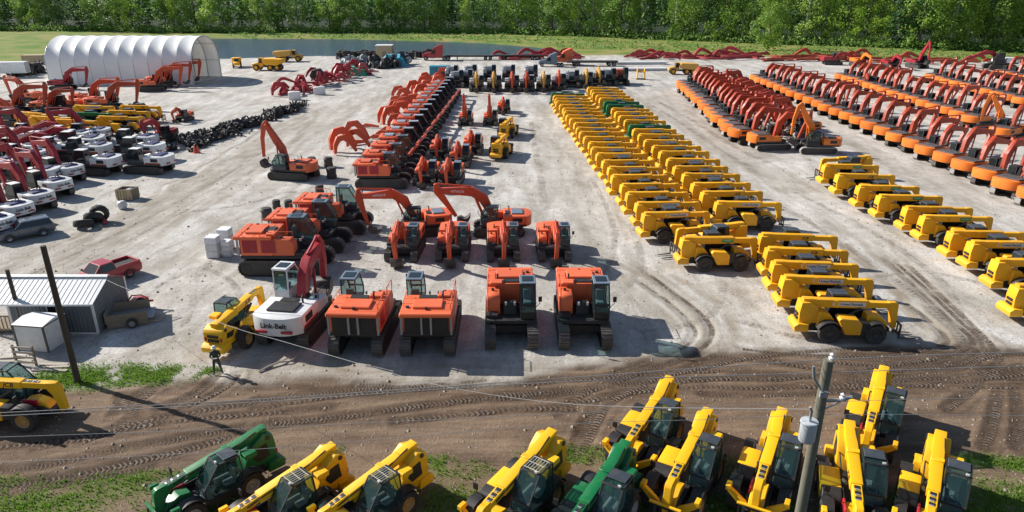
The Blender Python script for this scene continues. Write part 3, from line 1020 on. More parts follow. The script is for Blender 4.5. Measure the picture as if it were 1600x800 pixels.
# ------------------------------------------------------------------ wheels
def wheel(r, w, rim_mat, hi=True, n=28):
    k = r / 0.62
    t = MB().lathe([(r * 0.56, -w * 0.42), (r * 0.78, -w * 0.5), (r * 0.95, -w * 0.46), (r, -w * 0.28), (r, w * 0.02), (r, w * 0.28), (r * 0.95, w * 0.46), (r * 0.78, w * 0.5), (r * 0.56, w * 0.42)], n, lug=0.035 * k if hi else 0)
    rim = MB().lathe([(0.02, -w * 0.16), (r * 0.2, -w * 0.28), (r * 0.28, -w * 0.12), (r * 0.46, -w * 0.14), (r * 0.57, -w * 0.43), (r * 0.57, w * 0.43), (r * 0.46, w * 0.14), (r * 0.28, w * 0.12), (r * 0.2, w * 0.28), (0.02, w * 0.16)], 14)
    return t, rim

WHEELC = {}
def wheel_node(r, w, x, y, z, rim_mat, hi=True, steer=0, name='wheel'):
    key = (r, w, rim_mat.name, hi)
    if key not in WHEELC:
        a, b = wheel(r, w, rim_mat, hi, 28 if hi else 14)
        WHEELC[key] = (a.mesh('tyre', RUB), b.mesh('rim', rim_mat))
    t, rm = WHEELC[key]
    M = T(x, y, z, rz=steer)
    return Node(name, moved(t, M, 'wheel'), [Node('rim', moved(rm, M, 'rim'))])

# ------------------------------------------------------------------ telehandler (faces +X, cab on its left)
def arc_band(cx, cz, r, a0, a1, th, n=9):
    pts = [(cx + math.cos(R(a0 + (a1 - a0) * i / n)) * r, cz + math.sin(R(a0 + (a1 - a0) * i / n)) * r) for i in range(n + 1)]
    return ribbon(pts, [th] * (n + 1))

def side_text(txt, size, mat, x, y, z, left, tilt=0, shear=0.25, bold=0.0):
    me = text_mesh(txt, size, mat, shear, bold)
    if left:
        M = Matrix.Translation((x, y, z)) @ Euler((0, R(tilt), 0)).to_matrix().to_4x4() @ Euler((R(90), 0, R(180))).to_matrix().to_4x4()
    else:
        M = Matrix.Translation((x, y, z)) @ Euler((0, R(tilt), 0)).to_matrix().to_4x4() @ Euler((R(90), 0, 0)).to_matrix().to_4x4()
    return Node('lettering', moved(me, M, 'lettering'))

def cab_shell(x0, xr, xf, x1, y0, y1, z0, zm, z1, frame_mat, glass, inset=0.06, roof_pane=True):
    """tall cab: rear wall x0, roof from xr to xf, windscreen down to x1; y0 right, y1 left"""
    prof = [(x0, z0), (x1, z0), (x1 + 0.02, zm), (xf, z1), (xr, z1)]
    v = [(x, y0, z) for x, z in prof] + [(x, y1, z) for x, z in prof]
    f = [(0, 1, 2, 3, 4), (9, 8, 7, 6, 5), (1, 6, 7, 2), (2, 7, 8, 3), (3, 8, 9, 4), (4, 9, 5, 0), (0, 5, 6, 1)]
    names = {0: 'right_window', 1: 'left_window', 2: 'lower_windscreen', 3: 'windscreen', 5: 'rear_window'}
    if roof_pane:
        names[4] = 'roof_window'
    me, panes = glasshouse(v, f, frame_mat, glass, inset, names)
    return me, panes

def telehandler(body, hi=False, stab=True, zr=2.42, zm=2.0, zf=1.78, mark=None, rim=None, grille=False, forks=True, roof_mat=None, wide_rear=False, text_mat=None, nose=0.0):
    n = []
    xe = 2.35 + nose
    rim = rim or RIMO
    hiw = hi
    bz = lambda x: zr + (zm - zr) * (x + 2.6) / 3.6 if x < 1.0 else zm + (zf - zm) * (x - 1.0) / 1.5
    tm = text_mat or BLK
    # chassis, rear tower
    n.append(nd('chassis', MB().prism([(-2.5, 0.5), (2.35, 0.5), (2.45, 0.78), (1.9, 1.02), (-2.3, 1.02)], -0.46, 0.46), BLK, 0.02))
    n.append(nd('axle', MB().rod((1.38, -0.9, 0.62), (1.38, 0.9, 0.62), 0.13), DRK))
    n.append(nd('axle', MB().rod((-1.38, -0.9, 0.62), (-1.38, 0.9, 0.62), 0.13), DRK))
    wr = 0.62 if wide_rear else 0.44
    vents = []
    for z0 in (1.15, 1.42):
        vents.append(nd('vent', MB().box(-3.125, -3.06, -wr * 0.55, wr * 0.55, z0, z0 + 0.17), BLK))
    n.append(nd('rear_tower', MB().prism([(-3.02, 0.7), (-3.08, 1.7), (-2.98, zr - 0.12), (-2.5, zr + 0.05), (-1.95, zr - 0.3), (-1.5, 1.4), (-1.3, 0.75)] if hi else [(-3.0, 0.7), (-3.06, 1.7), (-2.98, zr + 0.1), (-2.5, zr + 0.12), (-2.0, zr - 0.15), (-1.85, 1.3), (-1.95, 0.75)], -wr, wr), body, 0.05, vents, 2))
    if hi:
        for sd in (-1, 1):
            y0, y1 = sorted((sd * (wr - 0.03), sd * (wr + 0.006)))
            vents.append(nd('side_recess', MB().prism([(-2.72, 1.25), (-2.62, zr - 0.42), (-2.15, zr - 0.5), (-1.85, 1.5), (-2.1, 1.15)], y0, y1), BLK))
            vents.append(nd('pin_boss', MB().rod((-2.72, sd * (wr - 0.02), zr - 0.18), (-2.72, sd * (wr + 0.05), zr - 0.18), 0.11, n=12), DRK))
            vents.append(nd('tail_lamp', MB().box(-3.13, -3.05, sd * wr * 0.82 - 0.05, sd * wr * 0.82 + 0.05, 1.2, 1.42), RED))
        n[-1].kids = vents
        n.append(nd('hose', MB().tube([(-2.3, 0.17, bz(-2.3) + 0.26), (-1.2, 0.25, bz(-1.2) + 0.12), (0.2, 0.255, bz(0.2) + 0.1), (1.0, 0.24, bz(1.0) + 0.08), (1.6, 0.21, bz(1.6) + 0.02)], 0.028, 5), BLK))
        n.append(nd('hose', MB().tube([(-2.2, -0.33, 1.5), (-1.5, -0.36, 1.75), (-0.6, -0.34, 1.5), (0.4, -0.33, 1.35), (1.2, -0.32, 1.3)], 0.03, 5), BLK))
    n.append(nd('rear_bumper', MB().prism([(-3.3, 0.52), (-3.36, 0.86), (-3.1, 1.06), (-2.5, 1.0), (-2.45, 0.52)], -0.72, 0.72), body, 0.06, (), 2))
    # boom
    kids = []
    bh = 0.19 if hi else 0.25
    top = [(x, bz(x) + bh + 0.03) for x in (-2.85, -2.3)] + [(x, bz(x) + bh) for x in (-1.9, 1.0)]
    lo = [(1.0, bz(1.0) - bh), (-1.9, bz(-1.9) - bh - 0.01), (-2.3, bz(-2.3) - 0.32), (-2.8, bz(-2.8) - 0.24)]
    slope = -math.degrees(math.atan2(zm - zr, 3.6))
    tilt = -slope * -1
    ang = math.degrees(math.atan2(zr - zm, 3.6))
    if mark == 'jcb':
        kids.append(side_text('JCB', 0.30 if not hi else 0.34, tm, 0.35, -0.232, bz(0.35), False, ang, 0.3, 0.008))
        if hi:
            kids.append(side_text('JCB', 0.34, tm, 0.2, 0.232, bz(0.2), True, ang, 0.3, 0.008))
    elif mark == 'rental':
        kids.append(nd('sticker', MB().box(-1.1, 0.85, -0.236, -0.229, -0.13, 0.13, T(0, 0, bz(-0.1), ry=ang)), WHT, 0, [side_text('United Rentals', 0.235, NAVY, 0.0, -0.240, bz(0.0) - 0.0, False, ang, 0.0, 0.004), nd('emblem', MB().lathe([(0.0, -0.241), (0.085, -0.241), (0.085, -0.238), (0.0, -0.238)], 12, T(-0.92, 0, bz(-0.92))), NAVY)]))
    elif mark == 'green':
        kids.append(nd('sticker', MB().box(0.05, 0.95, -0.236, -0.229, -0.14, 0.12, T(0, 0, bz(0.5), ry=ang)), LIME, 0, [side_text('SUNBELT', 0.17, WHT, 0.5, -0.240, bz(0.5), False, ang)]))
    kids.append(nd('boom_collar', MB().prism([(-1.0, bz(-1.0) - 0.25), (-1.0, bz(-1.0) + 0.24), (-0.75, bz(-0.75) + 0.24), (-0.75, bz(-0.75) - 0.25)], -0.255, 0.255), body, 0.02))
    n.append(nd('boom', MB().prism(top + lo, -0.228, 0.228), body, 0.035, kids, 2))
    n.append(nd('boom_pivot', MB().rod((-2.55, -0.42, bz(-2.55) - 0.05), (-2.55, 0.42, bz(-2.55) - 0.05), 0.13, n=12), body, 0.01))
    ext = nd('boom_extension', MB().prism([(0.95, bz(0.95) + 0.15), (xe, bz(xe) + 0.15), (xe, bz(xe) - (0.15 if hi else 0.22)), (0.95, bz(0.95) - (0.15 if hi else 0.22))], -0.185, 0.185), body, 0.025)
    if hi:
        e_ang = math.degrees(math.atan2(zm - zf, 1.5))
        for i, (a, b) in enumerate(((1.05, 1.22), (1.34, 1.50), (1.62, 1.76))):
            xm = (a + b) / 2
            ext.kids.append(nd('hose_slot', MB().prism([(a - xm, 0.150), (b - xm, 0.150), (b - xm, 0.162), (a - xm, 0.162)], -0.11, 0.11, T(xm, 0, bz(xm), ry=e_ang)), BLK))
            ext.kids.append(nd('hose_clamp', MB().prism([(b - xm + 0.015, 0.150), (b - xm + 0.085, 0.150), (b - xm + 0.085, 0.185), (b - xm + 0.015, 0.185)], -0.09, 0.06, T(xm, 0, bz(xm), ry=e_ang)), SLV))
    n.append(ext)
    zn = bz(xe)
    n.append(nd('boom_nose', MB().prism([(x + nose, z) for x, z in [(2.25, zn + 0.19), (2.72, zn + 0.17), (2.86, zn + 0.02), (2.96, 0.72), (2.66, 0.62), (2.42, zn - 0.5), (2.2, zn - 0.2)]], -0.15, 0.15), body, 0.025))
    if not hi:
        n.append(nd('front_cover', MB().prism([(0.95, 0.95), (1.0, 1.62), (1.75, 1.6), (2.2, 1.2), (2.25, 0.7)], -0.52, 0.30), body, 0.05))
        n.append(nd('rear_cover', MB().prism([(-2.0, 0.75), (-1.95, 1.85), (-1.35, 1.75), (-0.98, 1.3), (-0.98, 0.95)], -0.62, 0.42), body, 0.05))
    # lift cylinder under the boom
    n.append(nd('lift_cylinder', MB().rod((-0.9, -0.30, 1.0), (0.6, -0.30, bz(0.6) - 0.22), 0.075, n=8), DRK))
    # fork carriage
    if forks:
        M = T(2.98 + nose, 0, 0)
        fr = MB()
        fr.box(0, 0.07, -0.62, 0.62, 0.98, 1.10, M)
        fr.box(0, 0.07, -0.62, 0.62, 0.36, 0.46, M)
        for y in (-0.62, -0.22, 0.14, 0.54):
            fr.box(0.002, 0.068, y, y + 0.08, 0.45, 0.99, M)
        ck = []
        if hi:
            ck.append(nd('top_rail', MB().box(2.95 + nose, 3.08 + nose, -0.66, 0.66, 1.102, 1.18), body, 0.015))
        n.append(nd('fork_carriage', fr, DRK if not hi else BLK, 0, ck))
        for y in (-0.45, 0.36):
            n.append(nd('fork', MB().prism([(x + nose, z) for x, z in [(3.05, 1.05), (3.10, 1.05), (3.12, 0.17), (4.15, 0.12), (4.15, 0.09), (3.05, 0.10)]], y, y + 0.11), DRK))
    # wheels and mudguards
    for x, st in ((1.38, 0), (-1.38, 0)):
        for y in (-0.97, 0.97):
            n.append(wheel_node(0.64, 0.44, x, y, 0.64, rim, hiw, st))
            f = MB().prism(arc_band(x, 0.64, 0.76, 22 if x > 0 else 35, 148 if x > 0 else 158, 0.05), y - 0.24, y + 0.24)
            n.append(nd('mudguard', f, BLK, 0.012))
    # engine housing on the right side
    ek = [nd('grille', MB().prism([(0.42, 0.72), (0.42, 1.43), (0.86, 1.38), (1.02, 1.2), (1.02, 0.72)], -1.15, -0.40), BLK, 0.03)]
    if hi:
        for i in range(4):
            ek.append(nd('louvre', MB().box(-0.75 + i * 0.22, -0.62 + i * 0.22, -1.197, -1.16, 0.9, 1.2), BLK))
    eprof = [(-0.98, 0.66), (-1.0, 1.30), (-0.82, 1.48), (0.40, 1.42), (0.40, 0.66)] if hi else [(-0.45, 0.60), (-0.95, 1.55), (-0.8, 1.68), (0.20, 1.62), (0.46, 1.35), (0.46, 0.60)]
    n.append(nd('engine_cover', MB().prism(eprof, -1.17, -0.38), body, 0.07, ek, 2))
    # cab on the left
    cz = 0.98
    me, panes = cab_shell(-1.12, -0.98, 0.02, 0.74, 0.28, 1.19, cz, 1.62, 2.6, BLK if hi else CABG, GLS if hi else DGL, 0.055, hi)
    if not hi:
        panes.append(nd('roof', MB().box(-0.98, 0.02, 0.29, 1.16, 2.603, 2.64), roof_mat or CABG, 0.015))
    if hi:
        if grille:
            bars = MB()
            for i in range(6):
                bars.rod((-0.85, 0.40 + i * 0.13, 2.64), (-0.05, 0.40 + i * 0.13, 2.64), 0.018, n=5)
            bars.rod((-0.82, 0.36, 2.645), (-0.82, 1.1, 2.645), 0.018, n=5)
            bars.rod((-0.08, 0.36, 2.645), (-0.08, 1.1, 2.645), 0.018, n=5)
            bars.rod((-0.45, 0.36, 2.645), (-0.45, 1.1, 2.645), 0.018, n=5)
            panes.append(nd('roof_guard', bars, PLAN))
        else:
            panes.append(nd('roof_panel', MB().box(-0.92, -0.30, 0.33, 1.12, 2.615, 2.655), CABG, 0.02))
    n.append(Node('cab', me, panes))
    n.append(nd('cab_base', MB().prism([(-1.08, 0.62), (-1.08, cz - 0.003), (0.70, cz - 0.003), (0.74, 0.8), (0.5, 0.62)], 0.34, 1.12), BLK, 0.03))
    if hi:
        st = MB().box(-0.75, -0.25, 0.52, 0.96, 1.15, 1.3)
        st.box(-0.82, -0.68, 0.52, 0.96, 1.301, 1.9)
        n.append(nd('seat', st, SEAT, 0.03))
        n.append(nd('dashboard', MB().prism([(0.36, 0.985), (0.70, 0.985), (0.70, 1.5), (0.50, 1.55)], 0.36, 1.1), GRY, 0.03))
        n.append(nd('control_console', MB().box(-0.7, 0.0, 0.34, 0.48, 0.985, 1.42), RIMG, 0.03))
        n.append(nd('cab_floor', MB().box(-1.0, 0.36, 0.50, 1.12, 0.984, 1.0), GRY))
        n.append(nd('steering_wheel', MB().lathe([(0.16, -0.015), (0.19, -0.015), (0.19, 0.015), (0.16, 0.015)], 14, T(0.22, 0.74, 1.5, rx=90, ry=25)), GRY))
        n.append(nd('mirror', MB().tube([(0.95, -0.8, 1.25), (1.25, -1.0, 1.6), (1.25, -1.05, 1.85)], 0.02).box(1.22, 1.28, -1.16, -0.95, 1.72, 2.0), BLK))
        n.append(nd('cab_step', MB().box(-0.3, 0.3, 1.125, 1.2, 0.45, 0.5), BLK))
        n.append(nd('work_lamp', MB().box(-0.02, 0.06, 0.95, 1.08, 2.64, 2.72), LAMP, 0.01))
        n.append(nd('rear_light_box', MB().box(-1.9, -1.32, 0.42, 0.98, 1.95, 2.2), body, 0.04))
        n.append(nd('hose_guard', MB().box(1.0, 1.75, -0.40, -0.30, 1.05, 1.4), RED, 0.02))
        n.append(nd('chassis_front', MB().prism([(1.0, 0.7), (1.0, 1.25), (1.5, 1.35), (2.1, 1.1), (2.4, 0.62), (1.9, 0.5)], -0.30, 0.30), body, 0.03))
    if stab:
        for s in (-1, 1):
            leg = MB()
            a, b = Vector((2.18, 0.30 * s, 0.68)), Vector((2.02, 1.18 * s, 1.28))
            d = (b - a).normalized()
            up = Vector((1, 0, 0))
            w = d.cross(up).normalized()
            vs = []
            for p, k in ((a, 0.17), (a.lerp(b, 0.55), 0.14), (b, 0.10)):
                vs += [p + up * 0.09 + w * k, p - up * 0.09 + w * k, p - up * 0.09 - w * k, p + up * 0.09 - w * k]
            leg.add(vs, [(0, 1, 2, 3), (8, 11, 10, 9)] + [(i + o, (i + 1) % 4 + o, (i + 1) % 4 + 4 + o, i + 4 + o) for o in (0, 4) for i in range(4)])
            ft = nd('foot_pad', MB().box(1.83, 2.21, 1.14 * s - 0.10, 1.14 * s + 0.10, 1.28, 1.48, None), body, 0.02)
            n.append(nd('stabiliser', leg, body, 0.02, [ft]))
    return n

# ------------------------------------------------------------------ excavator (faces +X, cab on its left)
def stadium(L, Hh, n=7):
    r = Hh / 2
    h = L / 2 - r
    out = []
    for i in range(n + 1):
        a = -math.pi / 2 + math.pi * i / n
        out.append((h + math.cos(a) * r, r + math.sin(a) * r))
    for i in range(n + 1):
        a = math.pi / 2 + math.pi * i / n
        out.append((-h + math.cos(a) * r, r + math.sin(a) * r))
    return out

def track_ring(L, Hh, y0, y1, th=0.07, pitch=0.19, hi=True):
    base = stadium(L, Hh, 9)
    pts = [Vector((x, 0, z)) for x, z in base]
    per = []
    for a, b in zip(pts, pts[1:] + pts[:1]):
        per.append((b - a).length)
    total = sum(per)
    nsh = int(total / pitch) if hi else 24
    offs = (0.0, 0.04, 0.04, 0.0) if hi else (0.0,)
    fr = (0.02, 0.10, 0.34, 0.42) if hi else (0.0,)
    outer, inner = [], []
    cx = Vector((0, 0, Hh / 2))
    def at(s):
        s %= total
        for i, l in enumerate(per):
            if s <= l:
                a, b = pts[i], pts[(i + 1) % len(pts)]
                d = (b - a).normalized()
                return a.lerp(b, s / l), Vector((d.z, 0, -d.x))
            s -= l
        return pts[0], Vector((0, 0, -1))
    for i in range(nsh):
        for f_, o in zip(fr, offs):
            p, nn = at((i + f_) * total / nsh)
            outer.append(p + nn * (o - 0.0))
            inner.append(p - nn * th)
    n = len(outer)
    mb = MB()
    vs = []
    for q, y in ((outer, y0), (outer, y1), (inner, y0), (inner, y1)):
        vs += [(p.x, y, max(p.z, 0.0)) for p in q]
    fs = []
    for i in range(n):
        j = (i + 1) % n
        fs += [(i, j, j + n, i + n), (i + 2 * n, i + 3 * n, j + 3 * n, j + 2 * n), (i, i + 2 * n, j + 2 * n, j), (i + n, j + n, j + 3 * n, i + 3 * n)]
    return mb.add(vs, fs)

POSES = {
    # boom centre line, boom thickness, stick line, stick thickness, bucket place and turn
    'front_down': ([(0.55, 1.75), (1.25, 2.95), (2.15, 3.45), (4.35, 2.75)], [0.5, 0.78, 0.72, 0.36], [(4.05, 3.35), (4.42, 2.75), (4.15, 1.75), (3.9, 0.95)], [0.30, 0.62, 0.42, 0.28], (3.85, 0.75, 20)),
    'arch': ([(0.55, 1.75), (1.45, 3.5), (2.5, 4.25), (5.5, 4.25)], [0.5, 0.85, 0.8, 0.4], [(5.75, 5.0), (5.75, 4.2), (5.45, 2.9), (5.05, 1.35)], [0.35, 0.75, 0.5, 0.3], (4.85, 1.1, 25)),
    'arch_tucked': ([(0.55, 1.75), (1.45, 3.5), (2.5, 4.2), (5.6, 4.35)], [0.5, 0.85, 0.8, 0.4], [(5.95, 5.0), (5.8, 4.3), (5.0, 3.1), (4.1, 1.75)], [0.35, 0.75, 0.5, 0.3], (3.7, 1.45, 60)),
    'parked': ([(0.55, 1.75), (1.0, 3.5), (1.85, 4.55), (4.9, 4.35)], [0.5, 0.8, 0.8, 0.4], [(5.2, 5.05), (5.1, 4.25), (4.5, 2.9), (3.9, 1.4)], [0.3, 0.62, 0.45, 0.28], (3.7, 1.1, 35)),
    'high': ([(0.55, 1.75), (1.0, 3.5), (1.6, 4.4), (2.7, 6.3)], [0.5, 0.75, 0.72, 0.4], [(2.6, 6.7), (3.0, 6.2), (3.4, 4.6), (3.5, 2.4)], [0.3, 0.55, 0.4, 0.26], (3.55, 1.8, 10)),
    'reach': ([(0.55, 1.75), (1.6, 2.9), (2.8, 3.1), (5.9, 1.9)], [0.5, 0.75, 0.7, 0.36], [(5.5, 2.45), (6.0, 1.9), (6.9, 1.3), (8.0, 0.75)], [0.3, 0.55, 0.4, 0.26], (8.1, 0.5, -30)),
}

def excavator(body, boomc, cwc, pose='parked', hi=1, shoe=None, cab_mat=None, cw=True, big=False, text=None, text_mat=None, roof_mat=None, cwtext=None, hood_mat=None, wide=1.0, riser=0.0, stripe=None, full_hood=False):
    """hi 2: near, 1: middle, 0: far. big: heavy machine with tall engine house, stripped of its front"""
    n = []
    shoe = shoe or TRK
    cab_mat = cab_mat or CABG
    L = 4.9 if not big else 5.6
    Ht = 0.95 if not big else 1.1
    for s in (-1, 1):
        yc = 1.18 * s * wide
        w = 0.30
        tr = track_ring(L, Ht, yc - w, yc + w, hi=hi >= 2)
        st = stadium(L - 0.2, Ht - 0.2, 5)
        fr = MB().prism([(x, z + 0.1) for x, z in st], yc - w * 0.72, yc + w * 0.72)
        kids = [nd('track_frame', fr, DRK)]
        if hi:
            for x in (-L / 2 + Ht / 2, L / 2 - Ht / 2):
                kids.append(nd('sprocket', MB().rod((x, yc - w * 0.8, Ht / 2), (x, yc + w * 0.8, Ht / 2), Ht * 0.3, n=10), BLK))
        n.append(nd('track', tr, shoe, 0, kids))
    z0 = Ht + 0.12
    n.append(nd('undercarriage', MB().plan([(-1.2, -0.95 * wide), (1.2, -0.95 * wide), (1.2, 0.95 * wide), (-1.2, 0.95 * wide)], 0.42, 0.85), DRK))
    n.append(nd('slew_ring', MB().rod((0, 0, 0.8), (0, 0, z0 + 0.02), 0.75, n=16), DRK))
    zt = z0 + (1.05 if not big else 1.5)
    W = 1.38 * wide
    n.append(nd('deck', MB().plan([(-2.55, -W), (1.55, -W), (1.8, -W * 0.7), (1.8, W * 0.95), (-2.55, W)], z0, z0 + 0.22), DRK if not big else BLK, 0.02))
    hk = []
    hm = hood_mat or body
    if hi:
        hk.append(nd('hood', MB().box(-2.3, -1.2, -W * 0.6, W * 0.55, zt + 0.002, zt + 0.13) if not full_hood else MB().box(-2.4, -0.5, -W * 0.9, W * 0.9, zt + 0.002, zt + 0.14), hm, 0.04))
        hk.append(nd('exhaust', MB().tube([(-1.0, -W * 0.55, zt - 0.05), (-1.0, -W * 0.55, zt + 0.32), (-0.88, -W * 0.55, zt + 0.42)], 0.06), DRK))
        hk.append(nd('hood_vent', MB().box(-1.05, -0.6, -W * 0.3, W * 0.4, zt + 0.002, zt + 0.07), BLK))
    if hi and big:
        for x in (-2.35, -1.15):
            hk.append(nd('side_grille', MB().box(x, x + 0.95, -W - 0.012, -W + 0.05, z0 + 0.42, zt - 0.22), BUR if cw is False else BLK))
        for x in (-1.62, -0.95):
            hk.append(nd('panel_seam', MB().box(x, x + 0.025, -W * 0.97, W * 0.97, zt - 0.002, zt + 0.006), BLK))
        hk.append(nd('grab_rail', MB().tube([(-0.6, W * 0.9, zt), (-0.6, W * 0.9, zt + 0.35), (-1.9, W * 0.9, zt + 0.35), (-1.9, W * 0.9, zt)], 0.022), body))
        hk.append(nd('filler_cap', MB().rod((-2.1, W * 0.75, zt), (-2.1, W * 0.75, zt + 0.09), 0.1, n=10), BLK))
        hk.append(nd('lifting_eye', MB().box(-2.42, -2.3, -0.06, 0.06, zt, zt + 0.14), BLK))
        hk.append(nd('roof_hatch', MB().box(-0.85, -0.25, -W * 0.85, -W * 0.35, zt + 0.003, zt + 0.14), body, 0.03))
        hk.append(nd('handrail', MB().tube([(-2.3, -W * 0.93, zt), (-2.3, -W * 0.93, zt + 0.3), (-1.2, -W * 0.93, zt + 0.3), (-1.2, -W * 0.93, zt)], 0.025), body))
    elif hi:
        hk.append(nd('side_grille', MB().box(-2.2, -1.3, -W - 0.012, -W + 0.05, z0 + 0.45, zt - 0.2), BLK))
        hk.append(nd('side_grille', MB().box(-2.2, -1.3, W - 0.05, W + 0.012, z0 + 0.45, zt - 0.2), BLK))
        if stripe:
            hk.append(nd('stripe', MB().box(-2.45, -0.6, -W - 0.014, -W + 0.03, z0 + 0.24, z0 + 0.38), stripe))
            hk.append(nd('stripe', MB().box(-2.45, -0.6, W - 0.03, W + 0.014, z0 + 0.24, z0 + 0.38), stripe))
    n.append(nd('engine_house', MB().box(-2.5, -0.45, -W, W, z0 + 0.221, zt), body, 0.06, hk, 2))
    tk = []
    if hi:
        tk.append(nd('step', MB().box(1.0, 1.5, -W, -W * 0.55, z0 + 0.225, z0 + 0.42), BLK))
        tk.append(nd('tank_cap', MB().rod((0.1, -W * 0.75, zt - 0.18), (0.1, -W * 0.75, zt - 0.04), 0.08), BLK))
        if hi >= 2:
            tk.append(nd('handrail', MB().tube([(1.0, -W * 0.95, z0 + 0.5), (0.95, -W * 0.95, zt + 0.35), (-0.2, -W * 0.95, zt + 0.35), (-0.2, -W * 0.95, zt - 0.1)], 0.025), boomc if big else BLK))
    n.append(nd('fuel_tank', MB().prism([(-0.44, z0 + 0.222), (0.95, z0 + 0.222), (0.95, zt - 0.45), (0.72, zt - 0.2), (-0.44, zt - 0.16)], -W, -W * 0.45), body, 0.04, tk))
    n.append(nd('boom_bracket', MB().prism([(0.1, z0 + 0.2), (0.95, z0 + 0.2), (0.75, z0 + 0.85), (0.4, z0 + 0.85)], -0.42, 0.30), DRK if not big else BLK))
    # cab
    rz = riser
    me, panes = cab_shell(0.02, 0.06, 1.15, 1.72, 0.50 * wide, W, z0 + 0.62 + rz, z0 + 1.15 + rz, z0 + 1.92 + rz + (0.25 if big else 0), cab_mat, GLS if hi >= 2 else DGL, 0.07, False)
    ztop = z0 + 1.92 + rz + (0.25 if big else 0)
    panes.append(nd('roof', MB().box(0.0, 1.22, 0.48 * wide, W + 0.02, ztop + 0.003, ztop + 0.07), roof_mat or cab_mat, 0.03))
    if hi >= 2:
        panes.append(nd('roof_hatch', MB().box(0.25, 0.95, 0.62 * wide, W - 0.12, ztop + 0.072, ztop + 0.095), DGL if roof_mat else cab_mat, 0.01))
    n.append(Node('cab', me, panes))
    n.append(nd('cab_base', MB().prism([(0.02, z0 + 0.222), (1.66, z0 + 0.222), (1.72, z0 + 0.617 + rz), (0.02, z0 + 0.617 + rz)], 0.52 * wide, W - 0.005), cab_mat if not riser else body, 0.02))
    if hi >= 2:
        st = MB().box(0.35, 0.85, 0.72 * wide, W - 0.22, z0 + 0.7 + rz, z0 + 0.9 + rz)
        st.box(0.25, 0.42, 0.72 * wide, W - 0.22, z0 + 0.901 + rz, z0 + 1.5 + rz)
        n.append(nd('seat', st, SEAT, 0.03))
        n.append(nd('mirror', MB().tube([(1.7, W, z0 + 1.0), (1.95, W + 0.18, z0 + 1.35), (1.95, W + 0.2, z0 + 1.5)], 0.02).box(1.93, 1.98, W + 0.1, W + 0.3, z0 + 1.45, z0 + 1.75), BLK))
        for y in (-0.3, 0.2):
            n.append(nd('lift_lug', MB().box(1.0, 1.15, y - 0.05, y + 0.05, z0 + 0.86, z0 + 1.02), SLV))
    # counterweight
    if cw:
        back = []
        for i in range(11):
            a = -1 + 2 * i / 10
            back.append((-3.15 + 0.55 * abs(a) ** 2.6, a * W))
        prof = [(-2.502, -W)] + back + [(-2.502, W)]
        ck = []
        if cwtext:
            me_t = text_mesh(cwtext, 0.40, BLK, 0.0, 0.012)
            ck.append(Node('lettering', moved(me_t, Matrix.Translation((-3.158, 0, z0 + 0.62)) @ Euler((R(90), 0, R(-90))).to_matrix().to_4x4(), 'lettering')))
        if stripe and hi >= 1:
            for y0, y1 in ((-W * 0.72, -W * 0.28), (W * 0.28, W * 0.72)):
                ck.append(nd('stripe', MB().box(-3.165, -3.05, y0, y1, z0 + 0.2, z0 + 0.34), stripe))
        n.append(nd('counterweight', MB().plan(prof, z0 + 0.02, zt - 0.02), cwc, 0.09 if hi else 0.12, ck, 2))
    elif big and hi:
        for y in (-W + 0.06, -0.25, 0.25, W - 0.06):
            n.append(nd('rear_bracket', MB().box(-2.75, -2.625, y - 0.05, y + 0.05, z0 + 0.2, zt - 0.225), GRY))
        n.append(nd('rear_hood', MB().box(-2.95, -2.503, -W, W, zt - 0.22, zt + 0.01), body, 0.05))
        n.append(nd('radiator', MB().box(-2.62, -2.51, -W * 0.85, W * 0.85, z0 + 0.25, zt - 0.25), BLK))
    # front
    if pose:
        bp, bt, sp, st_, bk = POSES[pose]
        dz = z0 - 1.07
        bp = [(x, z + dz * (1 if i < 3 else 0.6)) for i, (x, z) in enumerate(bp)]
        kids = []
        if text and hi:
            (xa, za), (xb, zb) = bp[2], bp[3]
            an = math.degrees(math.atan2(za - zb, xb - xa))
            for left in (False, True):
                t = 0.45
                kids.append(side_text(text, 0.32, text_mat or WHT, xa + (xb - xa) * t, (-0.05 - 0.262) if not left else 0.215, za + (zb - za) * t, left, an, 0.0, 0.006))
        n.append(nd('boom', MB().prism(ribbon(bp, [t * 1.12 for t in bt]), -0.31, 0.21), boomc, 0.03, kids))
        n.append(nd('stick', MB().prism(ribbon(sp, st_), -0.22, 0.12), boomc, 0.025))
        if hi:
            for y in (-0.46, 0.36):
                n.append(nd('boom_cylinder', MB().rod((1.35, y, z0 + 0.35), (bp[2][0] - 0.15, y, bp[2][1] - 0.25), 0.085, n=8), boomc))
            n.append(nd('stick_cylinder', MB().rod((bp[2][0] + 0.1, -0.05, bp[2][1] + 0.5), (sp[0][0] - 0.05, -0.05, sp[0][1]), 0.08, n=8), boomc))
        bx, bz_, ba = bk
        bm = MB().prism([(0.05, 0.35), (0.35, 0.15), (0.3, -0.45), (-0.1, -0.75), (-0.75, -0.7), (-0.95, -0.55), (-0.6, -0.5), (-0.25, -0.3), (-0.25, 0.1)], -0.55, 0.45, T(bx, 0, max(bz_, 0.72), ry=ba))
        n.append(nd('bucket', bm, BKT, 0.02))
    return n

def smooth1(v):
    out = []
    for i in range(len(v) - 1):
        out += [v[i], (v[i] + v[i + 1]) / 2]
    return out + [v[-1]]

def smooth2(p):
    out = []
    n = len(p)
    for i in range(n - 1):
        p0, p1, p2, p3 = p[max(i - 1, 0)], p[i], p[i + 1], p[min(i + 2, n - 1)]
        out.append(p1)
        out.append(tuple((-p0[k] + 9 * p1[k] + 9 * p2[k] - p3[k]) / 16 for k in (0, 1)))
    return out + [p[-1]]

def rot2(x, y, a):
    return Vector((x * math.cos(a) - y * math.sin(a), x * math.sin(a) + y * math.cos(a), 0))

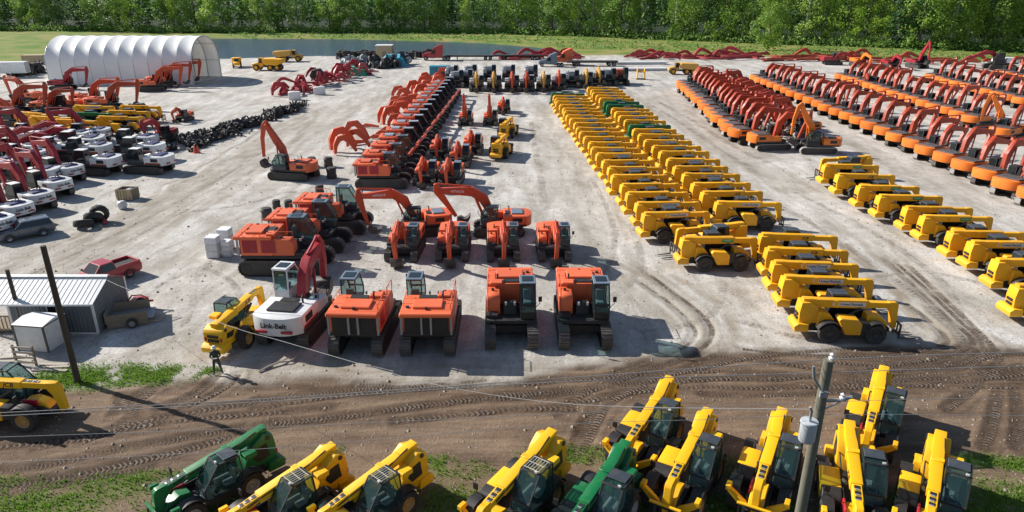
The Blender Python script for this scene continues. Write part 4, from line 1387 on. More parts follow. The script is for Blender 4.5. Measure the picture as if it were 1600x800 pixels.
def place_at(name, nodes, px, py, z, local_x, head, label, cat, group=None, s=1.0, local_y=0):
    """stand a machine so that its point local_x at height z falls at the pixel's place"""
    p = G(px, py, z)
    a = R(head)
    q = p - rot2(local_x * s, local_y * s, a)
    return place(name, nodes, (q.x, q.y, 0), a, label, cat, group, s)

# ------------------------------------------------------------------ near telehandlers
TY = telehandler(YEL, True, True, mark='jcb', nose=-0.42)
TYG = telehandler(YEL, True, True, mark='jcb', grille=True, wide_rear=True, nose=-0.42)
TG = telehandler(GRN, True, True, mark='jcb', text_mat=SLV, rim=RIMG, nose=-0.42)
TG2 = TG
NEAR = [  # rear boom end in the photo, heading, kind
    (1471, 675, -122, TY, 'yellow telehandler nearest the right edge, last of the near line'),
    (1329, 659, -109, TY, 'yellow telehandler whose front wheel stands right behind the pole with the transformer'),
    (1382, 573, -122, TY, 'yellow telehandler set back behind the pole with the transformer'),
    (1222, 639, -119, TY, 'yellow telehandler standing alone just left of the pole with the transformer'),
    (1105, 639, -121, TY, 'yellow telehandler between the green one and the lone yellow one'),
    (1045, 589, -122, TY, 'yellow telehandler set back with its forks behind the green one'),
    (975, 690, -123, TG2, 'green telehandler parked between yellow ones in the middle of the near line'),
    (859, 672, -125, TYG, 'yellow telehandler left of the middle green one, with striped roof guard'),
    (640, 685, -131, TYG, 'yellow telehandler with roof guard, bare ground to its right'),
    (513, 688, -132, TYG, 'yellow telehandler with roof guard next to the left green one'),
    (404, 660, -133, TG, 'green telehandler at the left end of the near line'),
]
for px, py, hd, nodes, lab in NEAR:
    place_at('telehandler', nodes, px, py, 2.64, -2.6, hd, lab, 'telehandler', 'telehandlers in the near line', 0.97 if px > 700 else 0.9)
TYE = telehandler(YEL, True, False, zr=2.2, zm=2.1, zf=2.05, mark='jcb', forks=False)
place_at('telehandler', TYE, 50, 592, 2.3, 1.5, -3, 'yellow telehandler cut by the left edge beside the shed and pole', 'telehandler', None, 0.97)
place_at('telehandler', telehandler(YEL, True, False, zr=2.0, zm=2.25, zf=2.3, mark='jcb', wide_rear=True, forks=False, nose=-0.5), 337, 502, 2.2, -2.6, 78, 'yellow telehandler seen from behind beside the white excavator with lettering', 'telehandler', None, 0.97)

# ------------------------------------------------------------------ rows of telehandlers
RY = {}
for mk in ('jcb', 'rental', 'green'):
    RY[mk] = telehandler(YELR, False, False, zr=2.24, zm=2.2, zf=2.18, mark=mk, rim=DRK)
RG = telehandler(GRN, False, False, zr=2.24, zm=2.2, zf=2.18, mark=None, rim=RIMG)
def tele_row(a, b, n, head, where, group, marks, greens=(), flips=(), jig=0.18):
    p, q = G(*a, 2.45), G(*b, 2.45)
    for i in range(n):
        t = i / (n - 1)
        c = p.lerp(q, t)
        hd = R(head + random.uniform(-3, 3))
        c = c + Vector((0, random.uniform(-0.3, 0.3) if 0 < i < n - 1 else 0, 0))
        if i in flips:
            hd += math.pi
            o = c + rot2(2.75 * 0.98, 0, R(head)) - rot2(0, 0, 0)
            o = c + rot2(2.6, 0, R(head))
        else:
            o = c + rot2(2.75 * 0.98 + random.uniform(-jig, jig), 0, R(head))
        nodes = RG if i in greens else RY[marks[i % len(marks)]]
        col = 'green' if i in greens else 'yellow'
        end = 'near' if i < n / 2 else 'far'
        k = i + 1 if i < n / 2 else n - i
        lab = f'{col} telehandler, {nth(k)} from the {end} end of {where}'
        if k == 1:
            lab = f'{col} telehandler at the {end} end of {where}'
        place('telehandler', nodes, (o.x, o.y, 0), hd, lab, 'telehandler', group, 0.98)
G1, G2 = 'telehandlers in the long double row', 'telehandlers in the short row'
tele_row((1007, 331), (862, 145), 23, 5, 'the left column of the long double row', G1, ['rental', 'rental', 'jcb', 'jcb', 'jcb', 'rental', 'jcb'], greens=(22,))
tele_row((1121, 315), (920, 136), 23, 4, 'the right column of the long double row', G1, ['rental', 'jcb', 'jcb', 'rental', 'jcb'], greens=(11, 16, 17))
place_at('telehandler', RY['green'], 1070, 370, 2.45, -2.75, 3, 'yellow telehandler with green sticker at the foot of the double row', 'telehandler', G1, 0.98)
place_at('telehandler', RY['jcb'], 1160, 347, 2.45, -2.75, 192, 'yellow telehandler turned about, boom end pointing back at the double row', 'telehandler', G1, 0.98)
SHORT = [(1193, 364, 'jcb', 'at the far end'), (1203, 386, 'jcb', 'second from the far end'), (1213, 407, 'rental', 'in the middle'), (1229, 430, 'rental', 'second from the near end'), (1257, 465, 'rental', 'at the near end')]
for px, py, mk, w in SHORT:
    place_at('telehandler', RY[mk], px, py, 2.45, -2.75, -3, f'yellow telehandler {w} of the short five-machine row', 'telehandler', G2, 0.98)
RIGHT = [(1291, 256, 'green'), (1312, 271, 'jcb'), (1345, 289, 'green'), (1377, 304, 'green'), (1419, 322, 'jcb'), (1446, 336, 'green'), (1490, 360, 'jcb'), (1522, 376, 'rental'), (1561, 404, 'jcb'), (1592, 444, 'jcb')]
for i, (px, py, mk) in enumerate(RIGHT):
    place_at('telehandler', RY[mk], px, py, 2.45, -2.75, 0, f'yellow telehandler, {nth(i + 2)} from the far end of the right-hand row', 'telehandler', 'telehandlers in the row by the orange excavators', 0.98)
place_at('telehandler', RY['jcb'], 1358, 243, 2.45, -2.75, 188, 'yellow telehandler turned about at the far end of the row by the orange excavators', 'telehandler', 'telehandlers in the row by the orange excavators', 0.98)
for px, py, w in ((775, 222, 'nearer'), (787, 192, 'farther')):
    place_at('telehandler', telehandler(YELR, False, False, zr=2.1, zm=2.25, zf=2.2, wide_rear=True), px, py, 2.3, -2.9, 78, f'yellow telehandler seen from behind right of the small red excavators, the {w} of two', 'telehandler', None, 0.95)

# ------------------------------------------------------------------ right hand fleet of orange excavators
POSES['parked_low'] = ([(0.55, 1.75), (1.1, 3.4), (2.0, 4.25), (5.2, 3.7)], [0.5, 0.8, 0.8, 0.4], [(5.4, 4.4), (5.4, 3.65), (4.6, 2.4), (3.8, 1.1)], [0.3, 0.62, 0.45, 0.28], (3.6, 0.9, 38))
POSES['parked_high'] = ([(0.55, 1.75), (0.85, 3.6), (1.6, 4.8), (4.4, 5.0)], [0.5, 0.8, 0.8, 0.4], [(4.75, 5.65), (4.6, 4.9), (4.2, 3.4), (3.9, 1.8)], [0.3, 0.62, 0.45, 0.28], (3.8, 1.4, 28))
HOODG = paint('hood_grey_paint', (0.10, 0.085, 0.085), 0.35, 0.3)
DO = [excavator(DOC, DOB, DOC, 'parked', 1, TRL, hood_mat=HOODG, cab_mat=BLK, full_hood=True), excavator(DOC, DOB, DOC, 'parked', 1, TRK, hood_mat=HOODG, cab_mat=CABG, full_hood=True), excavator(DOC, DOB, DOC, 'parked_low', 1, TRL, hood_mat=HOODG, cab_mat=BLK, full_hood=True), excavator(DOC, DOB, DOC, 'parked_high', 1, TRK, hood_mat=HOODG, cab_mat=BLK, full_hood=True)]
DF = DO[0]
def exc_row(a, b, step, head, where, group, s=0.9, far_from=70, jig=0.25):
    p, q = G(*a, 1.6), G(*b, 1.6)
    n = max(2, int(round((q - p).length / step)) + 1)
    for i in range(n):
        c = p.lerp(q, i / (n - 1))
        hd = R(head + random.uniform(-6, 6))
        o = c + rot2(2.85 * s + random.uniform(-jig, jig), 0, hd)
        nodes = random.choice(DO)
        end = 'near' if i < n / 2 else 'far'
        k = i + 1 if i < n / 2 else n - i
        lab = f'orange excavator, {nth(k)} from the {end} end of {where}' if k > 1 else f'orange excavator at the {end} end of {where}'
        place('excavator', nodes, (o.x, o.y, 0), hd, lab, 'excavator', group, s * random.uniform(0.97, 1.03))
GE = 'orange excavators parked in rows'
exc_row((1142, 206), (1060, 130), 3.4, 22, 'the first orange row', GE, 0.92, 100)
exc_row((1608, 302), (1176, 120), 3.7, 22, 'the second orange row', GE, 0.92, 110)
exc_row((1512, 184), (1310, 118), 3.6, 22, 'the third orange row', GE, 0.92, 40)
exc_row((1590, 156), (1450, 119), 3.6, 22, 'the fourth orange row', GE, 0.92, 40)
exc_row((1640, 132), (1560, 112), 4.2, 22, 'the fifth orange row', GE, 0.92, 40)
def facing_row(a, b, step, dx, head, where, s=0.92):
    p, q = G(*a, 1.6), G(*b, 1.6)
    n = int((q - p).length / step)
    for i in range(1, n):
        c = p.lerp(q, (i + 0.5) / n)
        hd = R(head + random.uniform(-4, 4))
        o = Vector((c.x + dx, c.y, 0)) + rot2(2.7 * s + random.uniform(-0.3, 0.3), 0, hd)
        place('excavator', random.choice(DO), (o.x, o.y, 0), hd, f'orange excavator facing left, {nth(i)} from the near end of {where}', 'excavator', GE, s * random.uniform(0.97, 1.03))
facing_row((1142, 206), (1060, 130), 3.8, 13.2, 205, 'the rank opposite the first')
place_at('excavator', DO[0], 1174, 214, 1.6, -2.7, 6, 'orange excavator side on, nearest the telehandlers, left of the two raised booms', 'excavator', GE, 0.95)
place_at('excavator', excavator(DOC, DOC, DOC, 'high', 2, TRL, hood_mat=CABG, cab_mat=BLK), 1306, 220, 1.5, -2.5, 176, 'orange excavator with raised bent boom facing left by the telehandlers', 'excavator', GE, 0.92)
place_at('excavator', DO[1], 1560, 205, 1.6, -2.7, 30, 'orange excavator angled away behind the second excavator row', 'excavator', GE, 0.95)
place_at('excavator', excavator(DOC, DOC, DOC, 'high', 1, TRK, cab_mat=BLK), 1592, 200, 1.6, -1.5, 150, 'orange excavator with tall upright boom at the right edge', 'excavator', GE, 0.9)
place_at('excavator', excavator(WHT, DOB, WHT, 'front_down', 0, TRK, cab_mat=BLK), 1352, 128, 1.5, 0, -110, 'white and orange excavator among the far rows', 'excavator', None, 0.9)
DR = excavator(BUR, BUR, BUR, 'high', 0, TRK, cab_mat=BLK)
place_at('excavator', DR, 1432, 106, 0, 0, -80, 'crimson excavator with boom standing straight up by the far bank', 'excavator', None, 1.0)
place_at('excavator', excavator(BUR, BUR, BUR, 'front_down', 0, TRK, cab_mat=BLK), 1390, 107, 0, 0, -85, 'crimson excavator left of the one with upright boom', 'excavator', None, 0.95)
place_at('excavator', excavator(DOC, DOC, DOC, 'front_down', 0, TRK, cab_mat=BLK), 1342, 104, 0, 0, -80, 'orange excavator alone on the far gravel before the third row', 'excavator', None, 0.95)
place_at('excavator', excavator(BUR, BUR, BUR, 'reach', 0, TRK, cab_mat=SLATE), 1300, 101, 0, 0, -10, 'crimson excavator with dark cab on the far gravel', 'excavator', None, 0.95)
place_at('excavator', excavator(WHT, BUR, WHT, 'reach', 0, TRK, cab_mat=BLK), 1560, 108, 0, 0, 175, 'white excavator with long crimson boom at far right', 'excavator', None, 1.3)

# ------------------------------------------------------------------ middle: red-orange excavators
# two big ones seen from behind, two facing us, both without fronts
BIG = excavator(ORA, ORB, ORA, None, 2, TRK, cab_mat=CABG, cw=False, big=True, roof_mat=SLATE)
BIGF = excavator(ORA, ORB, ORA, None, 2, TRK, cab_mat=BLK, cw=False, big=True, roof_mat=SLATE)
GB = 'big red-orange excavators without booms'
for px, hd, lab in ((563, 87, 'boomless red-orange excavator seen from behind beside the white lettered excavator'), (671, 90, 'boomless red-orange excavator seen from behind, second from the white lettered excavator')):
    p = G(px, 560)
    place('excavator', BIG, (p.x - 0.1, p.y + 2.9, 0), R(hd), lab, 'excavator', GB, 1.06)
for px, lab in ((798, 'boomless red-orange excavator facing us with two others to its right and left'), (915, 'boomless red-orange excavator facing us at the right end of the front rank')):
    p = G(px, 550)
    place('excavator', BIGF, (p.x, p.y + 2.9, 0), R(-90 + (915 - px) * 0.01), lab, 'excavator', GB, 1.05)
# white excavator with lettering, cab raised
POSES['white_up'] = ([(0.55, 1.75), (0.95, 2.75), (1.6, 3.4), (3.3, 4.0)], [0.5, 0.72, 0.7, 0.4], [(3.2, 4.45), (3.55, 3.9), (3.75, 2.8), (3.6, 1.7)], [0.3, 0.55, 0.42, 0.28], (3.5, 1.4, 10))
LBW = excavator(WHT, BUR, WHT, 'white_up', 2, TRK, cab_mat=WHT, roof_mat=WHT, cwtext='Link-Belt', riser=0.55, stripe=BUR, hood_mat=BLK)
place_at('excavator', LBW, 427, 512, 1.75, -3.15, 82, 'white excavator with black lettering on its rear and crimson boom', 'excavator', None, 1.08)
# four facing us with fronts down
FD = excavator(ORA, ORB, ORA, 'front_down', 2, TRK, cab_mat=CABG, roof_mat=SLATE)
for px, hd, w in ((628, -93, 'leftmost'), (706, -90, 'second from left'), (785, -87, 'third from left'), (866, -88, 'rightmost')):
    p = G(px, 412)
    place('excavator', FD, (p.x, p.y + 2.2, 0), R(hd), f'red-orange excavator with lowered boom facing us, {w} of four abreast', 'excavator', 'four excavators abreast facing us', 0.86)
# two with arched booms facing left
p = G(655, 372)
place('excavator', excavator(ORA, ORB, ORA, 'arch', 2, TRK, cab_mat=BLK, text='HITACHI', hood_mat=SLATE), (p.x, p.y + 1.2, 0), R(195), 'red-orange excavator with arched boom reaching left, stick straight down', 'excavator', None, 0.86)
p = G(779, 374)
place('excavator', excavator(ORA, ORB, ORA, 'arch_tucked', 2, TRK, cab_mat=CABG, text='HITACHI', hood_mat=SLATE), (p.x, p.y + 1.6, 0), R(182), 'red-orange excavator with long arched boom reaching left, stick tucked in', 'excavator', None, 0.88)
# three big ones side on at left, no fronts
for px, py, s, w in ((423, 431, 1.12, 'nearest'), (462, 395, 1.05, 'middle'), (500, 366, 1.05, 'farthest')):
    p = G(px + 20, py)
    place('excavator', BIG, (p.x, p.y + 1.4, 0), R(-3 + (500 - px) * 0.03), f'boomless red-orange excavator side on, {w} of three behind the crimson boom', 'excavator', GB, s)
# diagonal row of big ones
PALER = paint('pale_slate_paint', (0.30, 0.36, 0.43), 0.4, 0.2)
BIGS = excavator(ORA, ORB, ORA, None, 1, TRK, cab_mat=CABG, cw=False, big=True, roof_mat=PALER, hood_mat=PALER)
p0, p1 = G(596, 297), G(697, 152)
nrow = 15
for i in range(nrow):
    t = i / (nrow - 1)
    c = p0.lerp(p1, t)
    if i < 3:
        nodes, hd = BIG, 2
    else:
        nodes, hd = BIGS, 4
    lab = 'boomless red-orange excavator at the near end of the diagonal row' if i == 0 else (f'boomless red-orange excavator, {nth(i + 1)} from the near end of the diagonal row' if i < nrow - 1 else 'boomless red-orange excavator at the far end of the diagonal row')
    place('excavator', nodes, (c.x, c.y + 1.6, 0), R(hd + random.uniform(-2, 2)), lab, 'excavator', GB, 0.98)

# loose booms: bent beams standing or lying on the ground
def boom_piece(mat, k):
    if k == 0:      # standing arch: boom with its stick
        pts = [(-1.7, 0.25), (-1.55, 1.6), (-0.95, 2.6), (0.1, 2.75), (1.2, 1.7), (2.0, 0.25)]
        th = [0.35, 0.7, 1.0, 1.0, 0.75, 0.4]
        return MB().prism(ribbon(pts, th), -0.24, 0.24).mesh('loose_boom', mat, 0.02)
    if k == 1:      # boom lying on its side
        pts = smooth2([(-3.0, -0.5), (-1.4, 0.55), (0.0, 0.7), (3.0, -0.3)])
        me = MB().prism(ribbon(pts, smooth1([0.4, 0.75, 0.75, 0.35])), -0.25, 0.25).mesh('loose_boom', mat, 0.02)
        me.transform(T(0, 0, 0.25, rx=90))
        return me
    if k == 2:      # boom resting hump up
        pts = smooth2([(-2.9, 0.25), (-1.5, 1.25), (-0.3, 1.55), (2.9, 0.25)])
        return MB().prism(ribbon(pts, smooth1([0.4, 0.75, 0.75, 0.35])), -0.25, 0.25).mesh('loose_boom', mat, 0.02)
    pts = [(-1.7, 0.3), (-1.0, 0.5), (0.4, 0.45), (1.7, 0.3)]
    return MB().prism(ribbon(pts, [0.3, 0.75, 0.5, 0.3]), -0.2, 0.2).mesh('loose_stick', mat, 0.02)
BO = [boom_piece(ORB, k) for k in range(4)]
BB = [boom_piece(BUR, k) for k in range(4)]
BD = [boom_piece(DOB, k) for k in range(4)]
a0, a1 = G(540, 240), G(668, 124)
nb = 40
for i in range(nb):
    t = i / (nb - 1)
    c = a0.lerp(a1, t)
    k = random.choice([0, 0, 0, 0, 2, 3])
    off = random.uniform(-1.0, 4.6)
    single('loose_boom', BO[k], (c.x + off, c.y + random.uniform(-0.6, 0.6), 0), f'loose red-orange boom, {nth(i + 1)} from the near end, beside the diagonal row', 'boom', 'loose booms beside the diagonal row', (0, 0, R(random.uniform(-30, 30) + 12)), random.uniform(0.72, 0.95))
for i in range(9):
    t = i / 8
    c = G(646, 234, 1.9).lerp(G(716, 143, 1.9), t)
    m = MB().prism(ribbon([(-2.8, 0.35), (0, 0.42), (2.8, 0.3)], [0.26, 0.34, 0.22]), -0.12, 0.12)
    single('loose_beam', m.mesh('loose_beam', ORB, 0.02), (c.x, c.y, 1.55), f'red-orange steel beam, {nth(i + 1)} from the near end, laid along the diagonal row\'s tracks', 'beam', 'beams along the diagonal row', (0, 0, R(86)), 1.05)

# excavator with upright boom, left of the diagonal row
place_at('excavator', excavator(ORA, ORB, ORA, 'high', 2, TRK, cab_mat=CABG), 458, 278, 0, 0, 168, 'red-orange excavator with tall upright boom among drums and buckets', 'excavator', None, 0.92)
# small ones in the middle
SM = excavator(ORA, ORB, ORA, 'front_down', 1, TRK, cab_mat=CABG, roof_mat=SLATE)
SMALL = [(665, 290, 'in front at left of the small group'), (704, 292, 'in front at right of the small group'), (686, 250, 'behind left in the small group'), (718, 262, 'at right of the small group, half hidden'), (738, 242, 'farthest back at right of the small group')]
for px, py, w in SMALL:
    p = G(px, py)
    place('excavator', SM, (p.x, p.y + 1.5, 0), R(-92 + random.uniform(-3, 3)), f'small red excavator facing us, {w}', 'excavator', 'small red excavators in the middle', 0.82)
for px, py, w in ((727, 197, 'leftmost of three in the middle distance'), (766, 197, 'centre of three in the middle distance'), (787, 178, 'rightmost of three in the middle distance')):
    p = G(px, py)
    place('excavator', excavator(ORA, ORB, ORA, 'high' if px < 780 else 'front_down', 1, TRK, cab_mat=CABG), (p.x, p.y + 1.4, 0), R(-92), f'small red excavator, {w}', 'excavator', 'small red excavators in the middle', 0.72)

# far rank facing us
YB = paint('ochre_paint', (0.62, 0.34, 0.06), 0.45, 0.25)
FR = {'y': excavator(GRY, YB, YB, 'front_down', 1, TRK, cab_mat=CABG, roof_mat=SLV, hood_mat=SLV), 'r': excavator(GRY, ORB, ORA, 'front_down', 1, TRK, cab_mat=CABG, roof_mat=SLV, hood_mat=SLV),
      'n': excavator(SLV, GRY, GRY, None, 1, TRK, cab_mat=CABG, roof_mat=SLV, hood_mat=SLV, big=True, cw=False), 'o': excavator(ORA, ORB, ORA, None, 1, TRK, cab_mat=CABG, big=True, cw=False)}
RANK = [(713, 138, 'n'), (728, 137, 'n'), (744, 144, 'y'), (772, 144, 'y'), (800, 144, 'r'), (824, 144, 'r'), (850, 143, 'y'), (874, 141, 'r'), (895, 138, 'n'), (916, 138, 'y'), (934, 135, 'y'), (952, 135, 'n'), (971, 134, 'o')]
WORD = {'y': 'grey excavator with ochre boom', 'r': 'grey excavator with red boom', 'n': 'boomless grey excavator', 'o': 'boomless red-orange excavator'}
for i, (px, py, k) in enumerate(RANK):
    p = G(px, py)
    place('excavator', FR[k], (p.x, p.y + 2.5, 0), R(-90 + random.uniform(-4, 4)), f'{WORD[k]} facing us, {nth(i + 1)} from left in the far rank', 'excavator', 'excavators in the far rank', 1.0)
for i, (px, py) in enumerate(((706, 128), (735, 127), (765, 127), (795, 127), (830, 127))):
    p = G(px, py)
    place('excavator', FR['n'], (p.x, p.y + 1.5, 0), R(-90), f'boomless grey excavator, {nth(i + 1)} from left behind the far rank', 'excavator', 'excavators in the far rank', 1.0)

# ------------------------------------------------------------------ left cluster
LB = excavator(WHT, BUR, WHT, 'parked', 1, TRK, cab_mat=BLK, roof_mat=WHT, hood_mat=NAVY, cwtext='Link-Belt', stripe=BUR)
LBR = excavator(WHT, BUR, WHT, 'reach', 1, TRK, cab_mat=BLK, roof_mat=WHT, hood_mat=NAVY, cwtext='Link-Belt', stripe=BUR)
LBN = excavator(WHT, BUR, WHT, None, 1, TRK, cab_mat=CABG, roof_mat=WHT, hood_mat=NAVY, stripe=DOB)
GL = 'white excavators with crimson booms'
for i, (px, py) in enumerate(((117, 262), (97, 284), (68, 304), (34, 322), (4, 344))):
    place_at('excavator', LB, px, py, 1.7, -2.9, 152, f'white excavator with lettered rear, {nth(i + 1)} from the far end of the left edge row', 'excavator', GL, 0.86)
for i, (px, py) in enumerate(((165, 248), (152, 229), (142, 216))):
    place_at('excavator', LBN, px, py, 1.7, -1.5, 172, f'boomless white excavator side on, {nth(i + 1)} from the front of the stack left of the other', 'excavator', GL, 0.95)
for i, (px, py) in enumerate(((248, 246), (236, 228), (226, 215))):
    place_at('excavator', LBN, px, py, 1.7, -1.5, 172, f'boomless white excavator side on, {nth(i + 1)} from the front of the stack by the black heap', 'excavator', GL, 0.95)
place_at('excavator', LB, 62, 240, 1.6, -2.6, 165, 'white excavator with crimson boom behind the left edge row', 'excavator', GL, 0.9)
place_at('excavator', LBR, 20, 252, 1.6, -2.6, 165, 'white excavator nearly hidden at the left edge behind its row', 'excavator', GL, 0.9)
for i, (px, py) in enumerate(((95, 205), (60, 214), (20, 224), (110, 214))):
    place_at('excavator', LBR, px, py, 2.0, 1.0, 176, f'white excavator with low crimson boom, {nth(i + 1)} from the telehandlers in the crowded left cluster', 'excavator', GL, 0.95)
for i, (px, py) in enumerate(((12, 205), (45, 200), (85, 222), (130, 200), (6, 236), (38, 262))):
    place_at('excavator', [LBR, LB][i % 2], px, py, 2.0, 0.5, 170 + i * 3, f'white excavator squeezed in the left cluster, {nth(i + 1)} of six half hidden by neighbours', 'excavator', GL, 0.92)
OL = excavator(ORA, ORB, ORA, 'arch', 1, TRK, cab_mat=CABG)
OL2 = excavator(ORA, DOB, ORA, 'arch', 1, TRK, cab_mat=BLK)
OLN = excavator(BUR, BUR, WHT, 'arch', 1, TRK, cab_mat=BLK, hood_mat=NAVY)
LEFT = [(100, 140, OLN, 4, 0.9, 'white and crimson excavator with arched boom before the white tent'), (140, 165, OL, 8, 0.95, 'red-orange excavator with arched boom before the tent, left of the two side by side'), (166, 172, OL2, 8, 1.0, 'red-orange excavator with arched boom before the tent, right of the two side by side'),
        (240, 142, OL, 12, 1.0, 'red-orange excavator at the right of the tent front, nearest of three'), (256, 136, OL2, 12, 1.0, 'red-orange excavator at the right of the tent front, middle of three'), (272, 131, OL, 12, 1.0, 'red-orange excavator at the right of the tent front, farthest of three'),
        (20, 178, OL2, 10, 1.0, 'red-orange excavator at the left edge with stick hanging down'), (48, 160, OL, 160, 0.9, 'red-orange excavator left of the tent front facing left'), (75, 175, OL2, 5, 0.8, 'red-orange excavator with low boom left of the tent pair'), (110, 172, excavator(ORA, ORB, ORA, 'reach', 1, TRK, cab_mat=BLK), 175, 0.85, 'red-orange excavator stretching its boom left behind the telehandlers'), (30, 195, OL, 176, 0.85, 'red-orange excavator behind the yellow telehandlers at the left edge')]
for px, py, nodes, hd, s, lab in LEFT:
    p = G(px, py)
    place('excavator', nodes, (p.x, p.y, 0), R(hd), lab, 'excavator', 'red-orange excavators by the white tent', s)
for px, py, hd, s, nodes, lab in ((288, 189, -100, 0.6, SM, 'small red excavator alone right of the left cluster'), (258, 222, -95, 0.75, excavator(BUR, BUR, BUR, 'arch', 1, TRK, cab_mat=BLK), 'crimson excavator with bent boom beside the black heap')):
    p = G(px, py)
    place('excavator', nodes, (p.x, p.y, 0), R(hd), lab, 'excavator', None, s)
for px, py, hd, mk, g, lab in ((30, 176, -15, 'jcb', 0, 'yellow telehandler at the left of the left cluster, boom slanting down'), (118, 166, 0, 'rental', 0, 'yellow telehandler behind the green one in the left cluster'), (110, 177, 0, None, 1, 'green telehandler in the left cluster'), (50, 183, -4, 'jcb', 0, 'yellow telehandler in front of the green one in the left cluster'),
                               (190, 166, 0, 'jcb', 0, 'yellow telehandler at the right of the left cluster, farthest of three'), (170, 174, 0, 'jcb', 0, 'yellow telehandler at the right of the left cluster, middle of three'), (155, 183, 0, 'jcb', 0, 'yellow telehandler at the right of the left cluster, nearest of three'), (88, 188, -4, 'jcb', 0, 'yellow telehandler in the left cluster just behind the crimson booms')):
    place_at('telehandler', RG if g else RY[mk], px, py, 2.45, -2.75, hd, lab, 'telehandler', 'telehandlers in the left cluster', 1.05)

# ------------------------------------------------------------------ white tent
def build_tent():
    n = []
    bays, Lb, Wd, Hs, Ht = 10, 3.0, 15.0, 3.6, 9.4
    def sect(k):
        """half-round section over straight side walls, k from 0 to 1"""
        pts = []
        m = 26
        for i in range(m + 1):
            a = math.pi * i / m
            y = -math.cos(a) * Wd / 2
            pts.append((y, Hs + max(0.0, math.sin(a)) ** 0.85 * (Ht - Hs)))
        return [(-Wd / 2, 0.0), (-Wd / 2, Hs * 0.5)] + pts + [(Wd / 2, Hs * 0.5), (Wd / 2, 0.0)]
    S = sect(0)
    for b in range(bays):
        mb = MB()
        vs, m = [], 6
        for j in range(m + 1):
            t = j / m
            dip = 0.16 * math.sin(math.pi * t)
            for y, z in S:
                f = 1 - dip / 7.5 * (1 if z > 0.2 else 0.3)
                vs.append((b * Lb + t * Lb, y * f, z * (1 - dip / 9.4 * min(1, z / 4))))
        k = len(S)
        fs = [(j * k + i, j * k + i + 1, (j + 1) * k + i + 1, (j + 1) * k + i) for j in range(m) for i in range(k - 1)]
        n.append(nd('fabric_panel', mb.add(vs, fs), FAB, angle=60))
    for b in range(bays + 1):
        n.append(nd('steel_arch', MB().tube([(b * Lb, y * 0.992, z * 0.985 - 0.05 if z > 4 else z) for y, z in S], 0.11, 6), SLV))
    for y, z in ((-Wd / 2 * 0.97, Hs), (Wd / 2 * 0.97, Hs), (-5.2, 7.35), (5.2, 7.35), (0, Ht - 0.35)):
        n.append(nd('purlin', MB().rod((0, y, z), (bays * Lb, y, z), 0.06), SLV))
    end = MB()
    vs = [(0.02, y, z) for y, z in S]
    n.append(nd('end_wall', end.add(vs, [tuple(range(len(vs)))]), FAB))
    p = G(303, 133)
    place('storage_tent', n, (p.x - bays * Lb, p.y + Wd / 2, 0), R(0.5), 'large white arched fabric storage tent with open right end', 'tent')
build_tent()

# ------------------------------------------------------------------ shed, small white shed and clutter
def ribbed(x0, x1, z0, z1, pitch=0.23, d=0.03):
    """ribbed sheet in the XZ plane, ribs running up; thickness towards +Y"""
    xs, ys = [], []
    x = x0
    while x < x1 - 1e-6:
        for f, o in ((0, 0), (0.62, 0), (0.70, -d), (0.92, -d)):
            if x + f * pitch < x1:
                xs.append(x + f * pitch)
                ys.append(o)
        x += pitch
    xs.append(x1)
    ys.append(0)
    k = len(xs)
    v = [(a, b, z0) for a, b in zip(xs, ys)] + [(a, b, z1) for a, b in zip(xs, ys)]
    return v, [(i, i + 1, i + 1 + k, i + k) for i in range(k - 1)]

